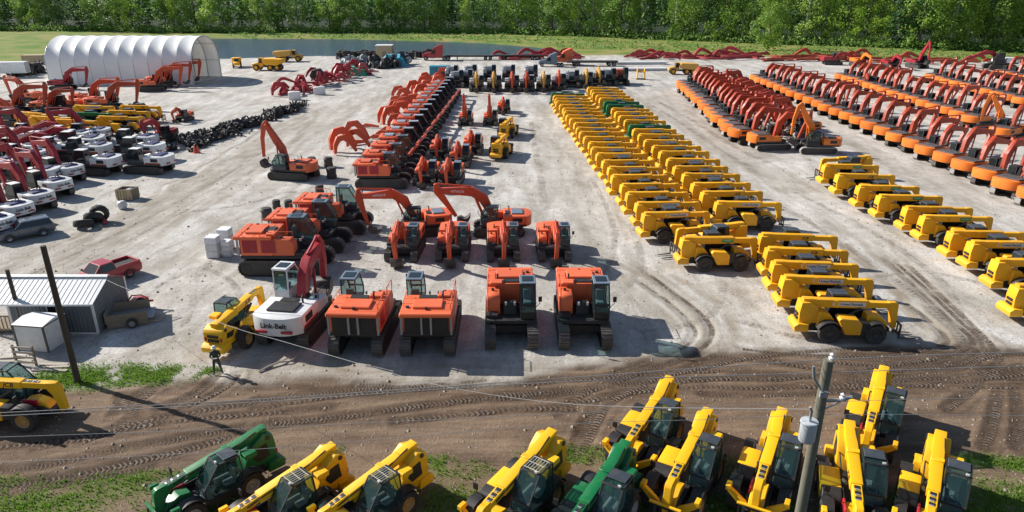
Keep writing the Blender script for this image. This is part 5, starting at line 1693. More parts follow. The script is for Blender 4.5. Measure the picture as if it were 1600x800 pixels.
def build_shed():
    n = []
    L, D, hw, hr = 5.0, 3.7, 2.2, 3.0
    p = G(154, 522)
    v, f = ribbed(-L, 0, 0.12, hw)
    n.append(nd('front_wall', MB().add(v, f), SIDING, 0, [nd('window', MB().box(-2.75, -2.05, -0.06, -0.032, 1.15, 1.95), WHT, 0, [nd('pane', MB().box(-2.68, -2.12, -0.068, -0.062, 1.22, 1.88), DGL)])]))
    v, f = ribbed(-L, 0, 0.12, hw)
    n.append(nd('back_wall', MB().add(v, f, T(0, D, 0)), SIDING))
    def gable(x, sgn):
        v, f = ribbed(0, D, 0.12, 1.0)
        k = len(v) // 2
        vv = []
        for i, (a, b, z) in enumerate(v):
            top = hw + (hr - hw) * (1 - abs(a - D / 2) / (D / 2))
            vv.append((x + sgn * -b, a, 0.12 if i < k else top))
        return MB().add(vv, f)
    n.append(nd('gable_wall', gable(0, 1), SIDING))
    n.append(nd('gable_wall', gable(-L, -1), SIDING))
    xl = -L - 1.9
    for s in (0, 1):
        y0, y1 = (-0.35, D / 2) if s == 0 else (D + 0.35, D / 2)
        z0 = hw - 0.12
        vs, xs = [], []
        x = xl
        pitch = 0.3
        while x < 0.25:
            for ff, o in ((0, 0), (0.80, 0), (0.86, 0.022), (0.94, 0.022)):
                if x + ff * pitch < 0.25:
                    xs.append((x + ff * pitch, o))
            x += pitch
        xs.append((0.25, 0))
        k = len(xs)
        vs = [(a, y0, z0 + 0.04 + o) for a, o in xs] + [(a, y1, hr + 0.06 + o) for a, o in xs]
        n.append(nd('roof_sheet', MB().add(vs, [(i, i + 1, i + 1 + k, i + k) for i in range(k - 1)]), WHT))
    n.append(nd('ridge_cap', MB().prism([(-0.18, -0.08), (0, 0.0), (0.18, -0.08), (0.18, -0.05), (0, 0.04), (-0.18, -0.05)], 0, L + 2.15, T(0.25, D / 2, hr + 0.14, rz=90)), WHT))
    for x, y in ((0.03, -0.03), (-L - 0.03, -0.03), (0.03, D + 0.03), (-L - 0.03, D + 0.03)):
        n.append(nd('corner_trim', MB().box(x - 0.07, x + 0.05, y - 0.05, y + 0.07, 0.1, hw + 0.02), WHT))
    n.append(nd('eave_trim', MB().box(xl, 0.24, -0.36, -0.32, hw - 0.16, hw - 0.04), WHT))
    n.append(nd('base_rail', MB().box(-L, 0.06, -0.065, -0.034, 0.02, 0.14), WHT))
    n.append(nd('skid', MB().box(-L, 0, 0.2, 0.4, 0.0, 0.12), WOOD))
    n.append(nd('skid', MB().box(-L, 0, D - 0.4, D - 0.2, 0.0, 0.12), WOOD))
    n.append(nd('porch_deck', MB().box(xl + 0.1, -L - 0.1, 0.0, D, 0.2, 0.32), WOOD))
    for y in (0.05, D - 0.15):
        n.append(nd('porch_post', MB().box(xl + 0.12, xl + 0.25, y, y + 0.13, 0.32, hw - 0.1), WOOD))
    rl = nd('porch_rail', MB().box(xl + 0.3, -L - 0.15, 0.08, 0.14, 1.1, 1.2), WOOD)
    for i in range(6):
        rl.kids.append(nd('baluster', MB().box(xl + 0.4 + i * 0.24, xl + 0.45 + i * 0.24, 0.085, 0.135, 0.33, 1.1), WOOD))
    n.append(rl)
    place('metal_shed', n, (p.x, p.y, 0), R(0), 'slate grey metal shed with white ribbed roof and porch', 'shed')
    # small white shed
    q = G(56, 552)
    n = []
    w, d, h = 1.9, 1.7, 1.75
    n.append(nd('wall', MB().box(-w / 2, w / 2, -d / 2, d / 2, 0.1, h), WHT, 0.01))
    n.append(nd('roof', MB().add([(-w / 2 - 0.04, -d / 2 - 0.04, h + 0.003), (w / 2 + 0.04, -d / 2 - 0.04, h + 0.003), (w / 2 + 0.04, d / 2 + 0.04, h + 0.003), (-w / 2 - 0.04, d / 2 + 0.04, h + 0.003), (-w / 2 - 0.04, 0, h + 0.16), (w / 2 + 0.04, 0, h + 0.16)], [(0, 1, 5, 4), (2, 3, 4, 5), (0, 4, 3), (1, 2, 5), (0, 3, 2, 1)]), WHT))
    for x in (-w / 2, w / 2):
        for y in (-d / 2, d / 2):
            n.append(nd('corner_strip', MB().box(x - 0.045, x + 0.045, y - 0.045, y + 0.045, 0.08, h - 0.02), CABG))
    n.append(nd('top_strip', MB().box(-w / 2, w / 2, -d / 2 - 0.03, -d / 2 - 0.002, h - 0.08, h - 0.01), CABG))
    n.append(nd('top_strip', MB().box(w / 2 + 0.002, w / 2 + 0.03, -d / 2, d / 2, h - 0.08, h - 0.01), CABG))
    n.append(nd('base_pad', MB().box(-w / 2 - 0.25, w / 2 + 0.35, -d / 2 - 0.2, d / 2 + 0.2, 0.0, 0.09), GRY))
    place('small_white_shed', n, (q.x, q.y + 0.9, 0), R(-8), 'small white shed with dark corner strips before the grey metal shed', 'shed')
    # wooden rack, dark table, boards
    q = G(37, 575)
    n = []
    for x in (-0.6, 0.6):
        n.append(nd('upright', MB().box(x - 0.05, x + 0.05, -0.05, 0.05, 0, 1.25), WOOD))
    for z in (0.25, 0.55, 0.85, 1.15):
        n.append(nd('slat', MB().box(-0.65, 0.65, -0.085, -0.052, z - 0.06, z + 0.06), PLAN))
    place('wooden_rack', n, (q.x, q.y + 0.3, 0), R(-8), 'upright wooden slatted rack before the small white shed', 'rack')
    for i, (px, py, l, a) in enumerate(((78, 580, 2.0, -3), (85, 571, 1.6, -2), (20, 566, 2.2, 1), (90, 575, 1.3, 4), (15, 560, 1.8, 8))):
        q = G(px, py)
        single('timber_board', MB().box(-l / 2, l / 2, -0.11, 0.11, 0.0, 0.09).mesh('timber_board', PLAN, 0.008), (q.x, q.y, 0.02), f'{["long", "short", "longest", "stubby", "slanted"][i]} pale timber board lying near the small white shed', 'board', 'boards by the small shed', (0, 0, R(a)))
    # open trailer with junk
    q = G(200, 515)
    n = [nd('bed', MB().box(-1.1, 1.5, -0.75, 0.75, 0.45, 0.52), GRY), nd('side_panel', MB().box(-1.1, 1.2, -0.8, -0.752, 0.1, 0.95), WOOD), nd('side_panel', MB().box(-1.1, 1.2, 0.752, 0.8, 0.45, 1.1), WOOD), nd('end_panel', MB().box(-1.16, -1.102, -0.8, 0.8, 0.45, 1.1), WOOD)]
    for y in (-0.95, 0.95):
        n.append(wheel_node(0.32, 0.2, 0.3, y, 0.32, RIMG, False))
    n.append(nd('drawbar', MB().tube([(1.5, -0.5, 0.45), (2.6, 0, 0.4), (1.5, 0.5, 0.45)], 0.04), GRY))
    place('utility_trailer', n, (q.x - 0.4, q.y + 1.0, 0), R(20), 'open utility trailer with board sides against the grey shed', 'trailer')
    q = G(214, 492)
    n = [nd('engine_block', MB().plan([(-0.5, -0.35), (0.5, -0.4), (0.6, 0.3), (-0.3, 0.45)], 0.0, 0.8), BUR, 0.05), nd('frame', MB().box(-0.9, 0.9, -0.05, 0.05, 0.5, 0.62), RED), nd('flywheel', MB().lathe([(0.05, -0.06), (0.35, -0.06), (0.35, 0.06), (0.05, 0.06)], 14, T(0.3, -0.5, 0.7)), DRK), nd('hose', MB().tube([(-0.5, -0.2, 0.8), (-0.2, -0.4, 1.2), (0.3, -0.2, 1.1), (0.6, 0.1, 0.7)], 0.05), CONE)]
    place('red_machine', n, (q.x - 0.2, q.y + 0.8, 0), R(15), 'small red scrap machine beside the open trailer', 'machine')
    q = G(240, 498)
    single('pallet', MB().box(-0.6, 0.6, -0.5, 0.5, 0.0, 0.12).mesh('pallet', PLAN, 0.01), (q.x, q.y, 0.02), 'flat pale pallet on the gravel right of the trailer', 'pallet', rot=(0, 0, R(12)))
build_shed()

# ------------------------------------------------------------------ poles and wires
def pole_nodes(h, r0, r1, mat, n=14):
    return [nd('shaft', MB().tube([(0, 0, -0.3), (0, 0, h * 0.5), (0, 0, h)], [r0, (r0 + r1) / 2, r1], n), mat)]
q = G(122, 597)
place('utility_pole', pole_nodes(7.8, 0.17, 0.135, POLD), (q.x, q.y, 0), 0, 'bare dark wooden pole standing in grass by the grey shed', 'pole')
q = G(34, 528)
place('utility_pole', pole_nodes(4.2, 0.13, 0.11, POLD), (q.x - 0.2, q.y + 0.6, 0), 0, 'short dark wooden post behind the small white shed', 'post')

PX, PY, PH = 6.3, 12.3, 13.0
def build_pole():
    n = pole_nodes(PH, 0.155, 0.10, POLE)
    tz = PH - 1.55
    bush = nd('bushing', MB().tube([(-0.26, -0.2, tz + 0.2), (-0.26, -0.2, tz + 0.48), (-0.30, -0.2, tz + 0.58)], 0.03), SLV)
    lid = nd('tank_lid', MB().lathe([(0.0, -0.03), (0.17, -0.03), (0.18, 0.0), (0.17, 0.03), (0.0, 0.05)], 16, T(-0.24, -0.16, tz + 0.2, rx=90)), INSU)
    n.append(nd('transformer_tank', MB().lathe([(0.0, -0.25), (0.15, -0.25), (0.165, -0.22), (0.165, 0.2), (0.0, 0.2)], 18, T(-0.24, -0.16, tz, rx=90)), INSU, 0, [bush, lid]))
    n.append(nd('tank_bracket', MB().box(-0.14, -0.05, -0.12, -0.02, tz - 0.1, tz + 0.12), DRK))
    n.append(nd('cross_arm', MB().tube([(0.1, 0, PH - 0.95), (0.42, 0, PH - 0.93), (0.62, 0.0, PH - 0.86)], 0.035), SLV, 0, [nd('insulator', MB().lathe([(0.0, 0), (0.05, 0.0), (0.06, 0.05), (0.03, 0.08), (0.05, 0.12), (0.0, 0.16)], 10, T(0.42, 0, PH - 0.92, rx=90)), WHT)]))
    n.append(nd('pin_insulator', MB().lathe([(0.0, 0), (0.05, 0.0), (0.06, 0.05), (0.03, 0.08), (0.05, 0.12), (0.0, 0.16)], 10, T(0.05, 0, PH, rx=90)), WHT))
    n.append(nd('cutout_fuse', MB().tube([(-0.05, -0.1, PH - 0.7), (-0.28, -0.12, PH - 0.35), (-0.34, -0.12, PH - 0.08)], [0.02, 0.035, 0.025]), SLV))
    n.append(nd('fuse_bracket', MB().box(-0.12, 0.04, -0.16, -0.1, PH - 0.78, PH - 0.66), SLV))
    n.append(nd('arm_brace', MB().rod((0.1, 0, PH - 1.15), (0.4, 0, PH - 0.97), 0.02), SLV))
    place('utility_pole', n, (PX, PY, 0), 0, 'weathered wooden utility pole with grey transformer can near the camera', 'pole')
build_pole()
WIRE = paint('wire_metal', (0.34, 0.34, 0.34), 0.4, 0.1, metal=0.3)
def wire(pts, r, label, mid):
    P = smooth_path(pts, 0.8)
    single('power_line', MB().tube(P, r, 5).mesh('power_line', WIRE), (0, 0, 0), label, 'wire', 'power lines across the view')
def span(a, b, sag, n=9):
    a, b = Vector(a), Vector(b)
    return [a.lerp(b, i / (n - 1)) - Vector((0, 0, sag * 4 * (i / (n - 1)) * (1 - i / (n - 1)))) for i in range(n)]
def at_depth(px, py, y):
    u, v = (px - 800) / F_PX, (py - 400) / F_PX
    t = y / (CT - v * ST)
    return Vector((u * t, y, CAM_H - t * (ST + v * CT)))
for k, (pts, lab) in enumerate([
        ([(-500, 668), (0, 645), (400, 624), (850, 593), (1296, 562), (1700, 548), (2300, 540)], 'topmost pale power line crossing to the pole top'),
        ([(-500, 674), (0, 650), (400, 628.5), (850, 598), (1296, 582), (1700, 570), (2300, 565)], 'second pale power line just under the topmost'),
        ([(-500, 700), (0, 683), (390, 669), (800, 650), (1290, 628), (1700, 620), (2300, 618)], 'third power line passing above the left green telehandler'),
        ([(-500, 738), (0, 722), (400, 702), (860, 664), (1090, 656), (1290, 648), (1550, 649), (1900, 655), (2300, 668)], 'lowest power line passing before the near telehandlers')]):
    wire([at_depth(px, py, PY + (0.0 if k else 0.05)) for px, py in pts], 0.008 if k < 2 else 0.005, lab, None)
a = G(165, 440, 3.1)
wpts = [at_depth(168, 438, 39.5), at_depth(205, 454, 36), at_depth(360, 510, 28), at_depth(430, 530, 25.5), at_depth(560, 568, 21.5), at_depth(690, 603, 18.5), at_depth(900, 632, 16), at_depth(1285, 640, 12.5)]
wire(wpts, 0.010, 'pale service cable running from the shed gable across the yard', None)

# ------------------------------------------------------------------ cars
def frustum(x0, x1, y0, y1, z0, X0, X1, Y0, Y1, z1):
    v = [(x0, y0, z0), (x1, y0, z0), (x1, y1, z0), (x0, y1, z0), (X0, Y0, z1), (X1, Y0, z1), (X1, Y1, z1), (X0, Y1, z1)]
    f = [(0, 1, 5, 4), (2, 3, 7, 6), (1, 2, 6, 5), (3, 0, 4, 7), (4, 5, 6, 7)]
    return v, f

def car(paintm, pickup):
    n = []
    L0, L1 = (-2.85, 2.75) if pickup else (-2.35, 2.4)
    zb = 1.02
    prof = [(L0, 0.42), (L0 - 0.05, 0.62), (L0, zb), (0.95, zb + 0.02), (L1 - 0.15, zb - 0.1), (L1, 0.8), (L1 + 0.02, 0.45), (L1 - 0.2, 0.32), (L0 + 0.2, 0.32)]
    if pickup:
        body = MB().prism(prof, -0.94, 0.94)
        bed = nd('cargo_bed', MB().box(-2.72, -0.95, -0.78, 0.78, zb - 0.01, zb + 0.012), BLK)
        rails = [nd('bed_wall', MB().box(-2.84, -0.92, s * 0.86 - 0.07, s * 0.86 + 0.07, zb + 0.002, zb + 0.22), paintm, 0.02) for s in (-1, 1)] + [nd('tailgate', MB().box(-2.86, -2.74, -0.78, 0.78, zb + 0.003, zb + 0.22), paintm, 0.02)]
        n.append(nd('body', body, paintm, 0.07, [bed] + rails, 2))
        v, f = frustum(-0.9, 0.98, -0.9, 0.9, zb, -0.75, 0.25, -0.72, 0.72, 1.72)
    else:
        n.append(nd('body', MB().prism(prof, -0.92, 0.92), paintm, 0.08, (), 2))
        v, f = frustum(-2.3, 1.05, -0.88, 0.88, zb, -2.05, 0.25, -0.70, 0.70, 1.68)
    me, panes = glasshouse(v, f, paintm, DGL, 0.07, {0: 'side_window', 1: 'side_window', 2: 'windscreen', 3: 'rear_window'}, 0.03)
    if not pickup:
        for s in (-1, 1):
            panes.append(nd('roof_rail', MB().rod((-1.9, s * 0.62, 1.72), (0.1, s * 0.62, 1.72), 0.025), SLV))
    n.append(Node('cabin', me, panes))
    for x in (L0 + 1.05, L1 - 0.95):
        for y in (-0.86, 0.86):
            n.append(wheel_node(0.38, 0.25, x, y, 0.38, SLV if not pickup else RIMG, False))
            n.append(nd('wheel_arch', MB().prism(arc_band(x, 0.38, 0.46, 0, 180, 0.05), y * 1.05 - 0.06, y * 1.05 + 0.06), BLK))
    for y in (-0.68, 0.68):
        n.append(nd('headlight', MB().box(L1 - 0.06, L1 + 0.025, y - 0.2, y + 0.2, 0.66, 0.82), LAMP, 0.01))
        n.append(nd('tail_light', MB().box(L0 - 0.06, L0 + 0.03, y - 0.1 + (0.12 if y > 0 else -0.12), y + 0.1 + (0.12 if y > 0 else -0.12), 0.72, 0.98), RED))
        n.append(nd('door_mirror', MB().box(0.75, 0.9, y * 1.5 - 0.08, y * 1.5 + 0.08, 1.08, 1.24), BLK, 0.02))
    n.append(nd('front_grille', MB().box(L1 - 0.05, L1 + 0.03, -0.45, 0.45, 0.52, 0.78), BLK))
    n.append(nd('bumper', MB().box(L1 - 0.08, L1 + 0.07, -0.85, 0.85, 0.34, 0.5), BLK if not pickup else SLV, 0.02))
    return n
q = G(153, 447)
place('pickup_truck', car(RED, True), (q.x, q.y + 0.6, 0), R(-122), 'red pickup truck with black bed parked behind the grey shed', 'pickup truck', s=0.9)
q = G(38, 372)
place('parked_car', car(SUVG, False), (q.x, q.y + 0.3, 0), R(-136), 'slate grey estate car by the white excavators at the left edge', 'car', s=0.88)

# ------------------------------------------------------------------ yard clutter
TYRE_BIG = MB().lathe([(0.42, -0.26), (0.62, -0.32), (0.8, -0.28), (0.86, -0.15), (0.86, 0.15), (0.8, 0.28), (0.62, 0.32), (0.42, 0.26)], 26, lug=0.04).mesh('big_tyre', RUB)
for i, (px, py, rx, z, lab) in enumerate(((132, 356, 72, 0.42, 'big black tyre lying at the left end of the tyre group'), (148, 349, 55, 0.55, 'big black tyre leaning on another in the tyre group'), (158, 347, 15, 0.82, 'big black tyre standing on edge in the tyre group'))):
    q = G(px, py)
    single('big_tyre', TYRE_BIG, (q.x, q.y, z), lab, 'tyre', 'tyres on the gravel', (R(rx), 0, R(20)), 0.95)
q = G(165, 350)
single('red_drum', MB().lathe([(0.0, -0.3), (0.2, -0.3), (0.22, 0), (0.2, 0.3), (0.0, 0.3)], 12).mesh('red_drum', BUR), (q.x, q.y, 0.25), 'small dark red drum lying beside the big tyres', 'drum', rot=(0, 0, R(40)))
q = G(197, 313)
n = []
for x in (-0.78, 0.78):
    n.append(nd('side_panel', MB().box(x - 0.04, x + 0.04, -0.6, 0.6, 0.1, 1.1), WOOD))
for i in range(6):
    n.append(nd('slat', MB().box(-0.82 + i * 0.28, -0.60 + i * 0.28, -0.66, -0.602, 0.1, 1.1), TAN))
n.append(nd('back_panel', MB().box(-0.82, 0.82, 0.602, 0.66, 0.1, 1.1), WOOD))
n.append(nd('floor', MB().box(-0.8, 0.8, -0.6, 0.6, 0.02, 0.12), WOOD))
n.append(nd('scrap', MB().plan([(-0.5, -0.3), (0.3, -0.4), (0.5, 0.2), (-0.2, 0.4)], 0.13, 0.95), DRK, 0.04))
n.append(nd('wrapping', MB().plan([(0.1, -0.3), (0.55, -0.35), (0.5, 0.3)], 0.13, 1.12), WHT, 0.05))
place('wooden_crate', n, (q.x, q.y + 0.5, 0), R(-4), 'open wooden crate of scrap alone on the gravel', 'crate')
q = G(192, 326)
single('white_bag', MB().lathe([(0.0, -0.38), (0.35, -0.36), (0.45, -0.1), (0.42, 0.25), (0.2, 0.4), (0.0, 0.38)], 9, T(rx=90)).mesh('white_bag', WHT, 0.05, 2), (q.x, q.y, 0.38), 'white wrapped bundle in front of the wooden crate', 'bundle', rot=(0, 0, R(15)))
# pale counterweight stacks
for i, (px, py, w, h, lab) in enumerate(((333, 404, 1.0, 1.7, 'tall pale counterweight block, left of two behind the near side-on excavator'), (352, 392, 1.0, 1.75, 'tall pale counterweight block standing behind the other'), (355, 402, 0.7, 1.3, 'lower pale counterweight block touching the side-on excavator'))):
    q = G(px, py)
    n = []
    for k in range(3):
        n.append(nd('slab', MB().plan([(-w / 2, -w / 2), (w / 2, -w / 2), (w / 2, w * 0.3), (w * 0.25, w / 2), (-w / 2, w / 2)], k * h / 3 + 0.01, (k + 1) * h / 3), WHT, 0.04))
    place('counterweight_stack', n, (q.x, q.y + w / 2, 0), R(-6), lab, 'counterweight', 'pale counterweight blocks')
# drums and buckets by the upright-boom excavator
DRUM = MB().lathe([(0.0, 0.0), (0.52, 0.0), (0.56, 0.15), (0.5, 0.45), (0.56, 0.8), (0.45, 0.95), (0.0, 0.95)], 16, T(rx=90)).mesh('drum', DRK)
for i, (px, py, s, lab) in enumerate(((430, 280, 1.05, 'black drum standing left of the upright-boom excavator'), (486, 262, 0.95, 'black drum, back left of the pair right of the upright-boom excavator'), (491, 276, 1.0, 'black drum, front of the pair right of the upright-boom excavator'), (512, 262, 0.95, 'black drum behind, nearest the diagonal row'), (517, 280, 1.0, 'black drum in front, nearest the diagonal row'), (415, 345, 0.9, 'dark drum with ochre top beside the middle side-on excavator'), (430, 328, 0.7, 'small dark drum, left of two behind the side-on excavators'), (449, 328, 0.7, 'small dark drum, right of two behind the side-on excavators'), (498, 305, 0.8, 'dark drum behind the farthest side-on excavator'))):
    q = G(px, py)
    single('drum', DRUM, (q.x, q.y + 0.5, 0.0), lab, 'drum', 'drums among the red-orange excavators', s=(s, s, s * 1.25))
q = G(467, 276)
single('loose_bucket', MB().prism([(0.5, 0.0), (0.65, 0.6), (0.35, 1.1), (-0.4, 1.0), (-0.75, 0.35), (-0.6, 0.0)], -0.6, 0.6).mesh('loose_bucket', GRY, 0.05), (q.x, q.y, 0), 'pale grey loose bucket beside the upright-boom excavator', 'bucket', rot=(0, 0, R(160)), s=1.1)
# traffic cones
CN = MB().lathe([(0.0, 0.0), (0.26, 0.0), (0.26, 0.04), (0.16, 0.05), (0.03, 0.72), (0.0, 0.72)], 12, T(rx=90)).mesh('traffic_cone', CONE)
for px, w in ((305, 'left'), (310, 'right')):
    q = G(px, 239)
    single('traffic_cone', CN, (q.x, q.y, 0), f'orange traffic cone before the black heap, {w} of two', 'cone', 'traffic cones', s=1.3)

# black heap of parts: nobody could count it
def heap(name, pts, n, label, mat, hmax, size=(0.25, 0.7)):
    vs, fs = [], []
    rnd = random.Random(len(pts) * 7 + n)
    mb = MB()
    P = [(G(a, b), w) for a, b, w in pts]
    for _ in range(n):
        i = rnd.randrange(len(P) - 1)
        t = rnd.random()
        c = P[i][0].lerp(P[i + 1][0], t)
        w = P[i][1] * (1 - t) + P[i + 1][1] * t
        r = rnd.gauss(0, 0.42)
        x, y = c.x + rnd.uniform(-1, 1), c.y + r * w
        z = max(0.0, (1 - abs(r)) * hmax * rnd.random())
        if mnoise.noise(Vector((x * 0.35, y * 0.35, 3.1))) < -0.07:
            continue
        s = rnd.uniform(*size)
        M = T(x, y, z + s * 0.3, rnd.uniform(0, 180), rnd.uniform(0, 180), rnd.uniform(0, 180))
        k = rnd.random()
        if k < 0.45:
            mb.lathe([(s * 0.5, -s * 0.18), (s, -s * 0.22), (s, s * 0.22), (s * 0.5, s * 0.18)], 8, M)
        elif k < 0.8:
            mb.box(-s, s, -s * 0.35, s * 0.35, -s * 0.25, s * 0.25, M)
        else:
            mb.rod((-s * 1.4, 0, 0), (s * 1.4, 0, 0), s * 0.25, n=6, M=M)
    me = bpy.data.meshes.new(name)
    me.from_pydata(mb.v, [], mb.f)
    me.materials.append(mat)
    single(name, me, (0, 0, 0), label, 'heap', kind='stuff')
heap('scrap_heap', [(278, 226, 4.0), (300, 224, 6.0), (330, 216, 11.0), (370, 203, 13.0), (420, 187, 12.0), (462, 172, 6.0)], 2600, 'long black heap of machine parts and rollers on the gravel', DRK, 1.1, (0.18, 0.5))
heap('parts_heap', [(525, 104, 3), (560, 104, 4), (600, 103, 4), (640, 100, 2.5)], 260, 'grey and black heap of machine parts before the pond', GRY, 2.0, (0.5, 1.2))
heap('dark_parts_heap', [(570, 105, 3), (600, 106, 4), (635, 102, 3)], 260, 'dark heap of machine parts by the turquoise tarp', DRK, 2.2, (0.5, 1.2))

# heap of crimson booms
for i in range(64):
    t = random.random()
    c = G(448, 150).lerp(G(556, 116), t)
    off = random.gauss(0, 1) * 3.0
    k = random.choice([0, 1, 2, 2, 3])
    lvl = 0.0 if i < 26 else random.uniform(0.5, 1.4)
    single('loose_boom', BB[k], (c.x + off * 0.7, c.y + off * (1.0 if t > 0.15 else 0.3), lvl), 'crimson boom in the tangled heap right of the tent' if i else 'crimson boom in the tangled heap right of the tent', 'boom', 'crimson booms in the tangled heap', (0, 0, random.uniform(0, 6.28)), random.uniform(0.6, 0.85))
q = G(497, 134)
single('loose_bucket', MB().prism([(0.6, 0.0), (0.8, 0.8), (0.4, 1.3), (-0.5, 1.2), (-0.9, 0.4), (-0.7, 0.0)], -0.9, 0.9).mesh('loose_bucket', BLK, 0.05), (q.x, q.y, 1.6), 'black bucket lying on the crimson boom heap', 'bucket', s=1.4)
for px, py, lab in ((461, 156, 'white counterweight at the left of the crimson boom heap'), (500, 148, 'white counterweight in the middle of the crimson boom heap')):
    q = G(px, py)
    single('loose_counterweight', MB().plan([(-1, -0.5), (1, -0.5), (1.1, 0.2), (0.6, 0.6), (-0.6, 0.6), (-1.1, 0.2)], 0, 1.5).mesh('loose_counterweight', WHT, 0.08), (q.x, q.y, 0), lab, 'counterweight')
# far line of booms along the bank
def far_booms(a, b, n, meshes, word, lab, group, spread=2.5, s=1.12):
    for i in range(n):
        c = G(*a).lerp(G(*b), (i + random.random()) / n)
        single('loose_boom', meshes[random.choice([1, 1, 2, 3, 3])], (c.x, c.y + random.gauss(0, spread), random.choice([0, 0.3, 0.8])), f'{word} boom, {nth(i + 1)} from the left in the {lab}', 'boom', group, (0, 0, R(random.uniform(-30, 30) + random.choice([0, 180]))), s * random.uniform(0.85, 1.1))
far_booms((780, 92), (905, 91), 26, BB, 'crimson', 'heap left of the orange truck', 'booms laid along the far bank', 2.0)
far_booms((985, 91), (1195, 92), 44, BB, 'crimson', 'heap beyond the bare far gravel', 'booms laid along the far bank', 2.0)
far_booms((1195, 93), (1345, 95), 26, BD, 'dark orange', 'bank line behind the excavator rows', 'booms laid along the far bank', 2.0)
far_booms((1330, 97), (1600, 103), 22, BD, 'dark orange', 'bank line at the far right', 'booms laid along the far bank', 2.5)

# tyre stacks by the pond
STK = MB().lathe([(0.4, 0.0), (0.8, 0.02), (0.85, 0.25), (0.8, 0.48), (0.78, 0.52), (0.85, 0.75), (0.8, 0.98), (0.78, 1.02), (0.85, 1.25), (0.8, 1.48), (0.4, 1.5)], 12, T(rx=90)).mesh('tyre_stack', RUB)
for i in range(26):
    px = 530 + i * 5.6
    q = G(px, 92 - (i % 2) * 1.3 - (i > 20) * 2)
    single('tyre_stack', STK, (q.x, q.y, 0), f'black tyre stack, {nth(i + 1)} from left in the line by the pond', 'tyre stack', 'tyre stacks by the pond', s=random.uniform(1.0, 1.5))
q = G(602, 92)
n = [nd('wall', MB().box(-2.2, 2.2, -1.5, 1.5, 0, 3.6), TAN, 0.05), nd('roof', MB().box(-2.35, 2.35, -1.65, 1.65, 3.602, 3.8), WHT, 0.04), nd('door', MB().box(-0.5, 0.5, -1.53, -1.502, 0, 2.1), WOOD)]
place('tan_hut', n, (q.x, q.y, 0), 0, 'tan box hut with white roof among the tyre stacks', 'hut')
def tarp(px, py, w, d, h, mat, lab):
    q = G(px, py)
    mb = MB()
    k = 9
    vs = []
    rnd = random.Random(px)
    for j in range(k):
        for i in range(k):
            u, v = i / (k - 1) * 2 - 1, j / (k - 1) * 2 - 1
            z = h * max(0, 1 - max(abs(u), abs(v)) ** 4) * rnd.uniform(0.75, 1.1)
            vs.append((u * w / 2, v * d / 2, z))
    mb.add(vs, [(j * k + i, j * k + i + 1, (j + 1) * k + i + 1, (j + 1) * k + i) for j in range(k - 1) for i in range(k - 1)])
    single('tarp_pile', mb.mesh('tarp_pile', mat, angle=20), (q.x, q.y, 0), lab, 'tarp')
tarp(616, 103, 7, 6, 3.0, TEAL, 'turquoise tarp thrown over a load near the pond')
GTP = paint('sea_green_tarp', (0.02, 0.36, 0.24), 0.5, 0.1)
tarp(558, 117, 5, 5, 2.0, GTP, 'sea green tarp at the back of the crimson boom heap')
def container(px, py, L, mat, hd, lab, wheels=False):
    q = G(px, py)
    n = [nd('body', MB().box(-L / 2, L / 2, -1.2, 1.2, 0.3 + (0.7 if wheels else 0), 2.7 + (0.7 if wheels else 0)), mat, 0.03)]
    h0 = 0.3 + (0.7 if wheels else 0)
    for i in range(int(L / 0.9)):
        n.append(nd('side_rib', MB().box(-L / 2 + 0.4 + i * 0.9, -L / 2 + 0.5 + i * 0.9, -1.24, -1.202, h0 + 0.1, h0 + 2.3), mat))
    n.append(nd('door', MB().box(L / 2 + 0.002, L / 2 + 0.05, -1.1, 1.1, h0 + 0.1, h0 + 2.3), GRY))
    if wheels:
        for x in (-L / 2 + 1, -L / 2 + 2.1):
            for y in (-1.05, 1.05):
                n.append(wheel_node(0.5, 0.3, x, y, 0.5, RIMG, False))
    else:
        n.append(nd('skid', MB().box(-L / 2, L / 2, -1.0, 1.0, 0, 0.3), DRK))
    place('storage_container' if not wheels else 'box_trailer', n, (q.x, q.y, 0), R(hd), lab, 'container' if not wheels else 'trailer')
container(688, 122, 4.5, TEAL, 0, 'turquoise storage container at the left end of the far rank')
container(12, 121, 9, WHT, 10, 'white box trailer at the left edge beyond the yard', True)
container(58, 108, 5, TAN, 5, 'tan box trailer behind the left end of the white tent', True)
heap('earth_pile', [(28, 118, 2.5), (45, 117, 3), (60, 114, 2.5)], 160, 'dark rubble pile between the two box trailers', DRK, 2.0, (0.5, 1.2))

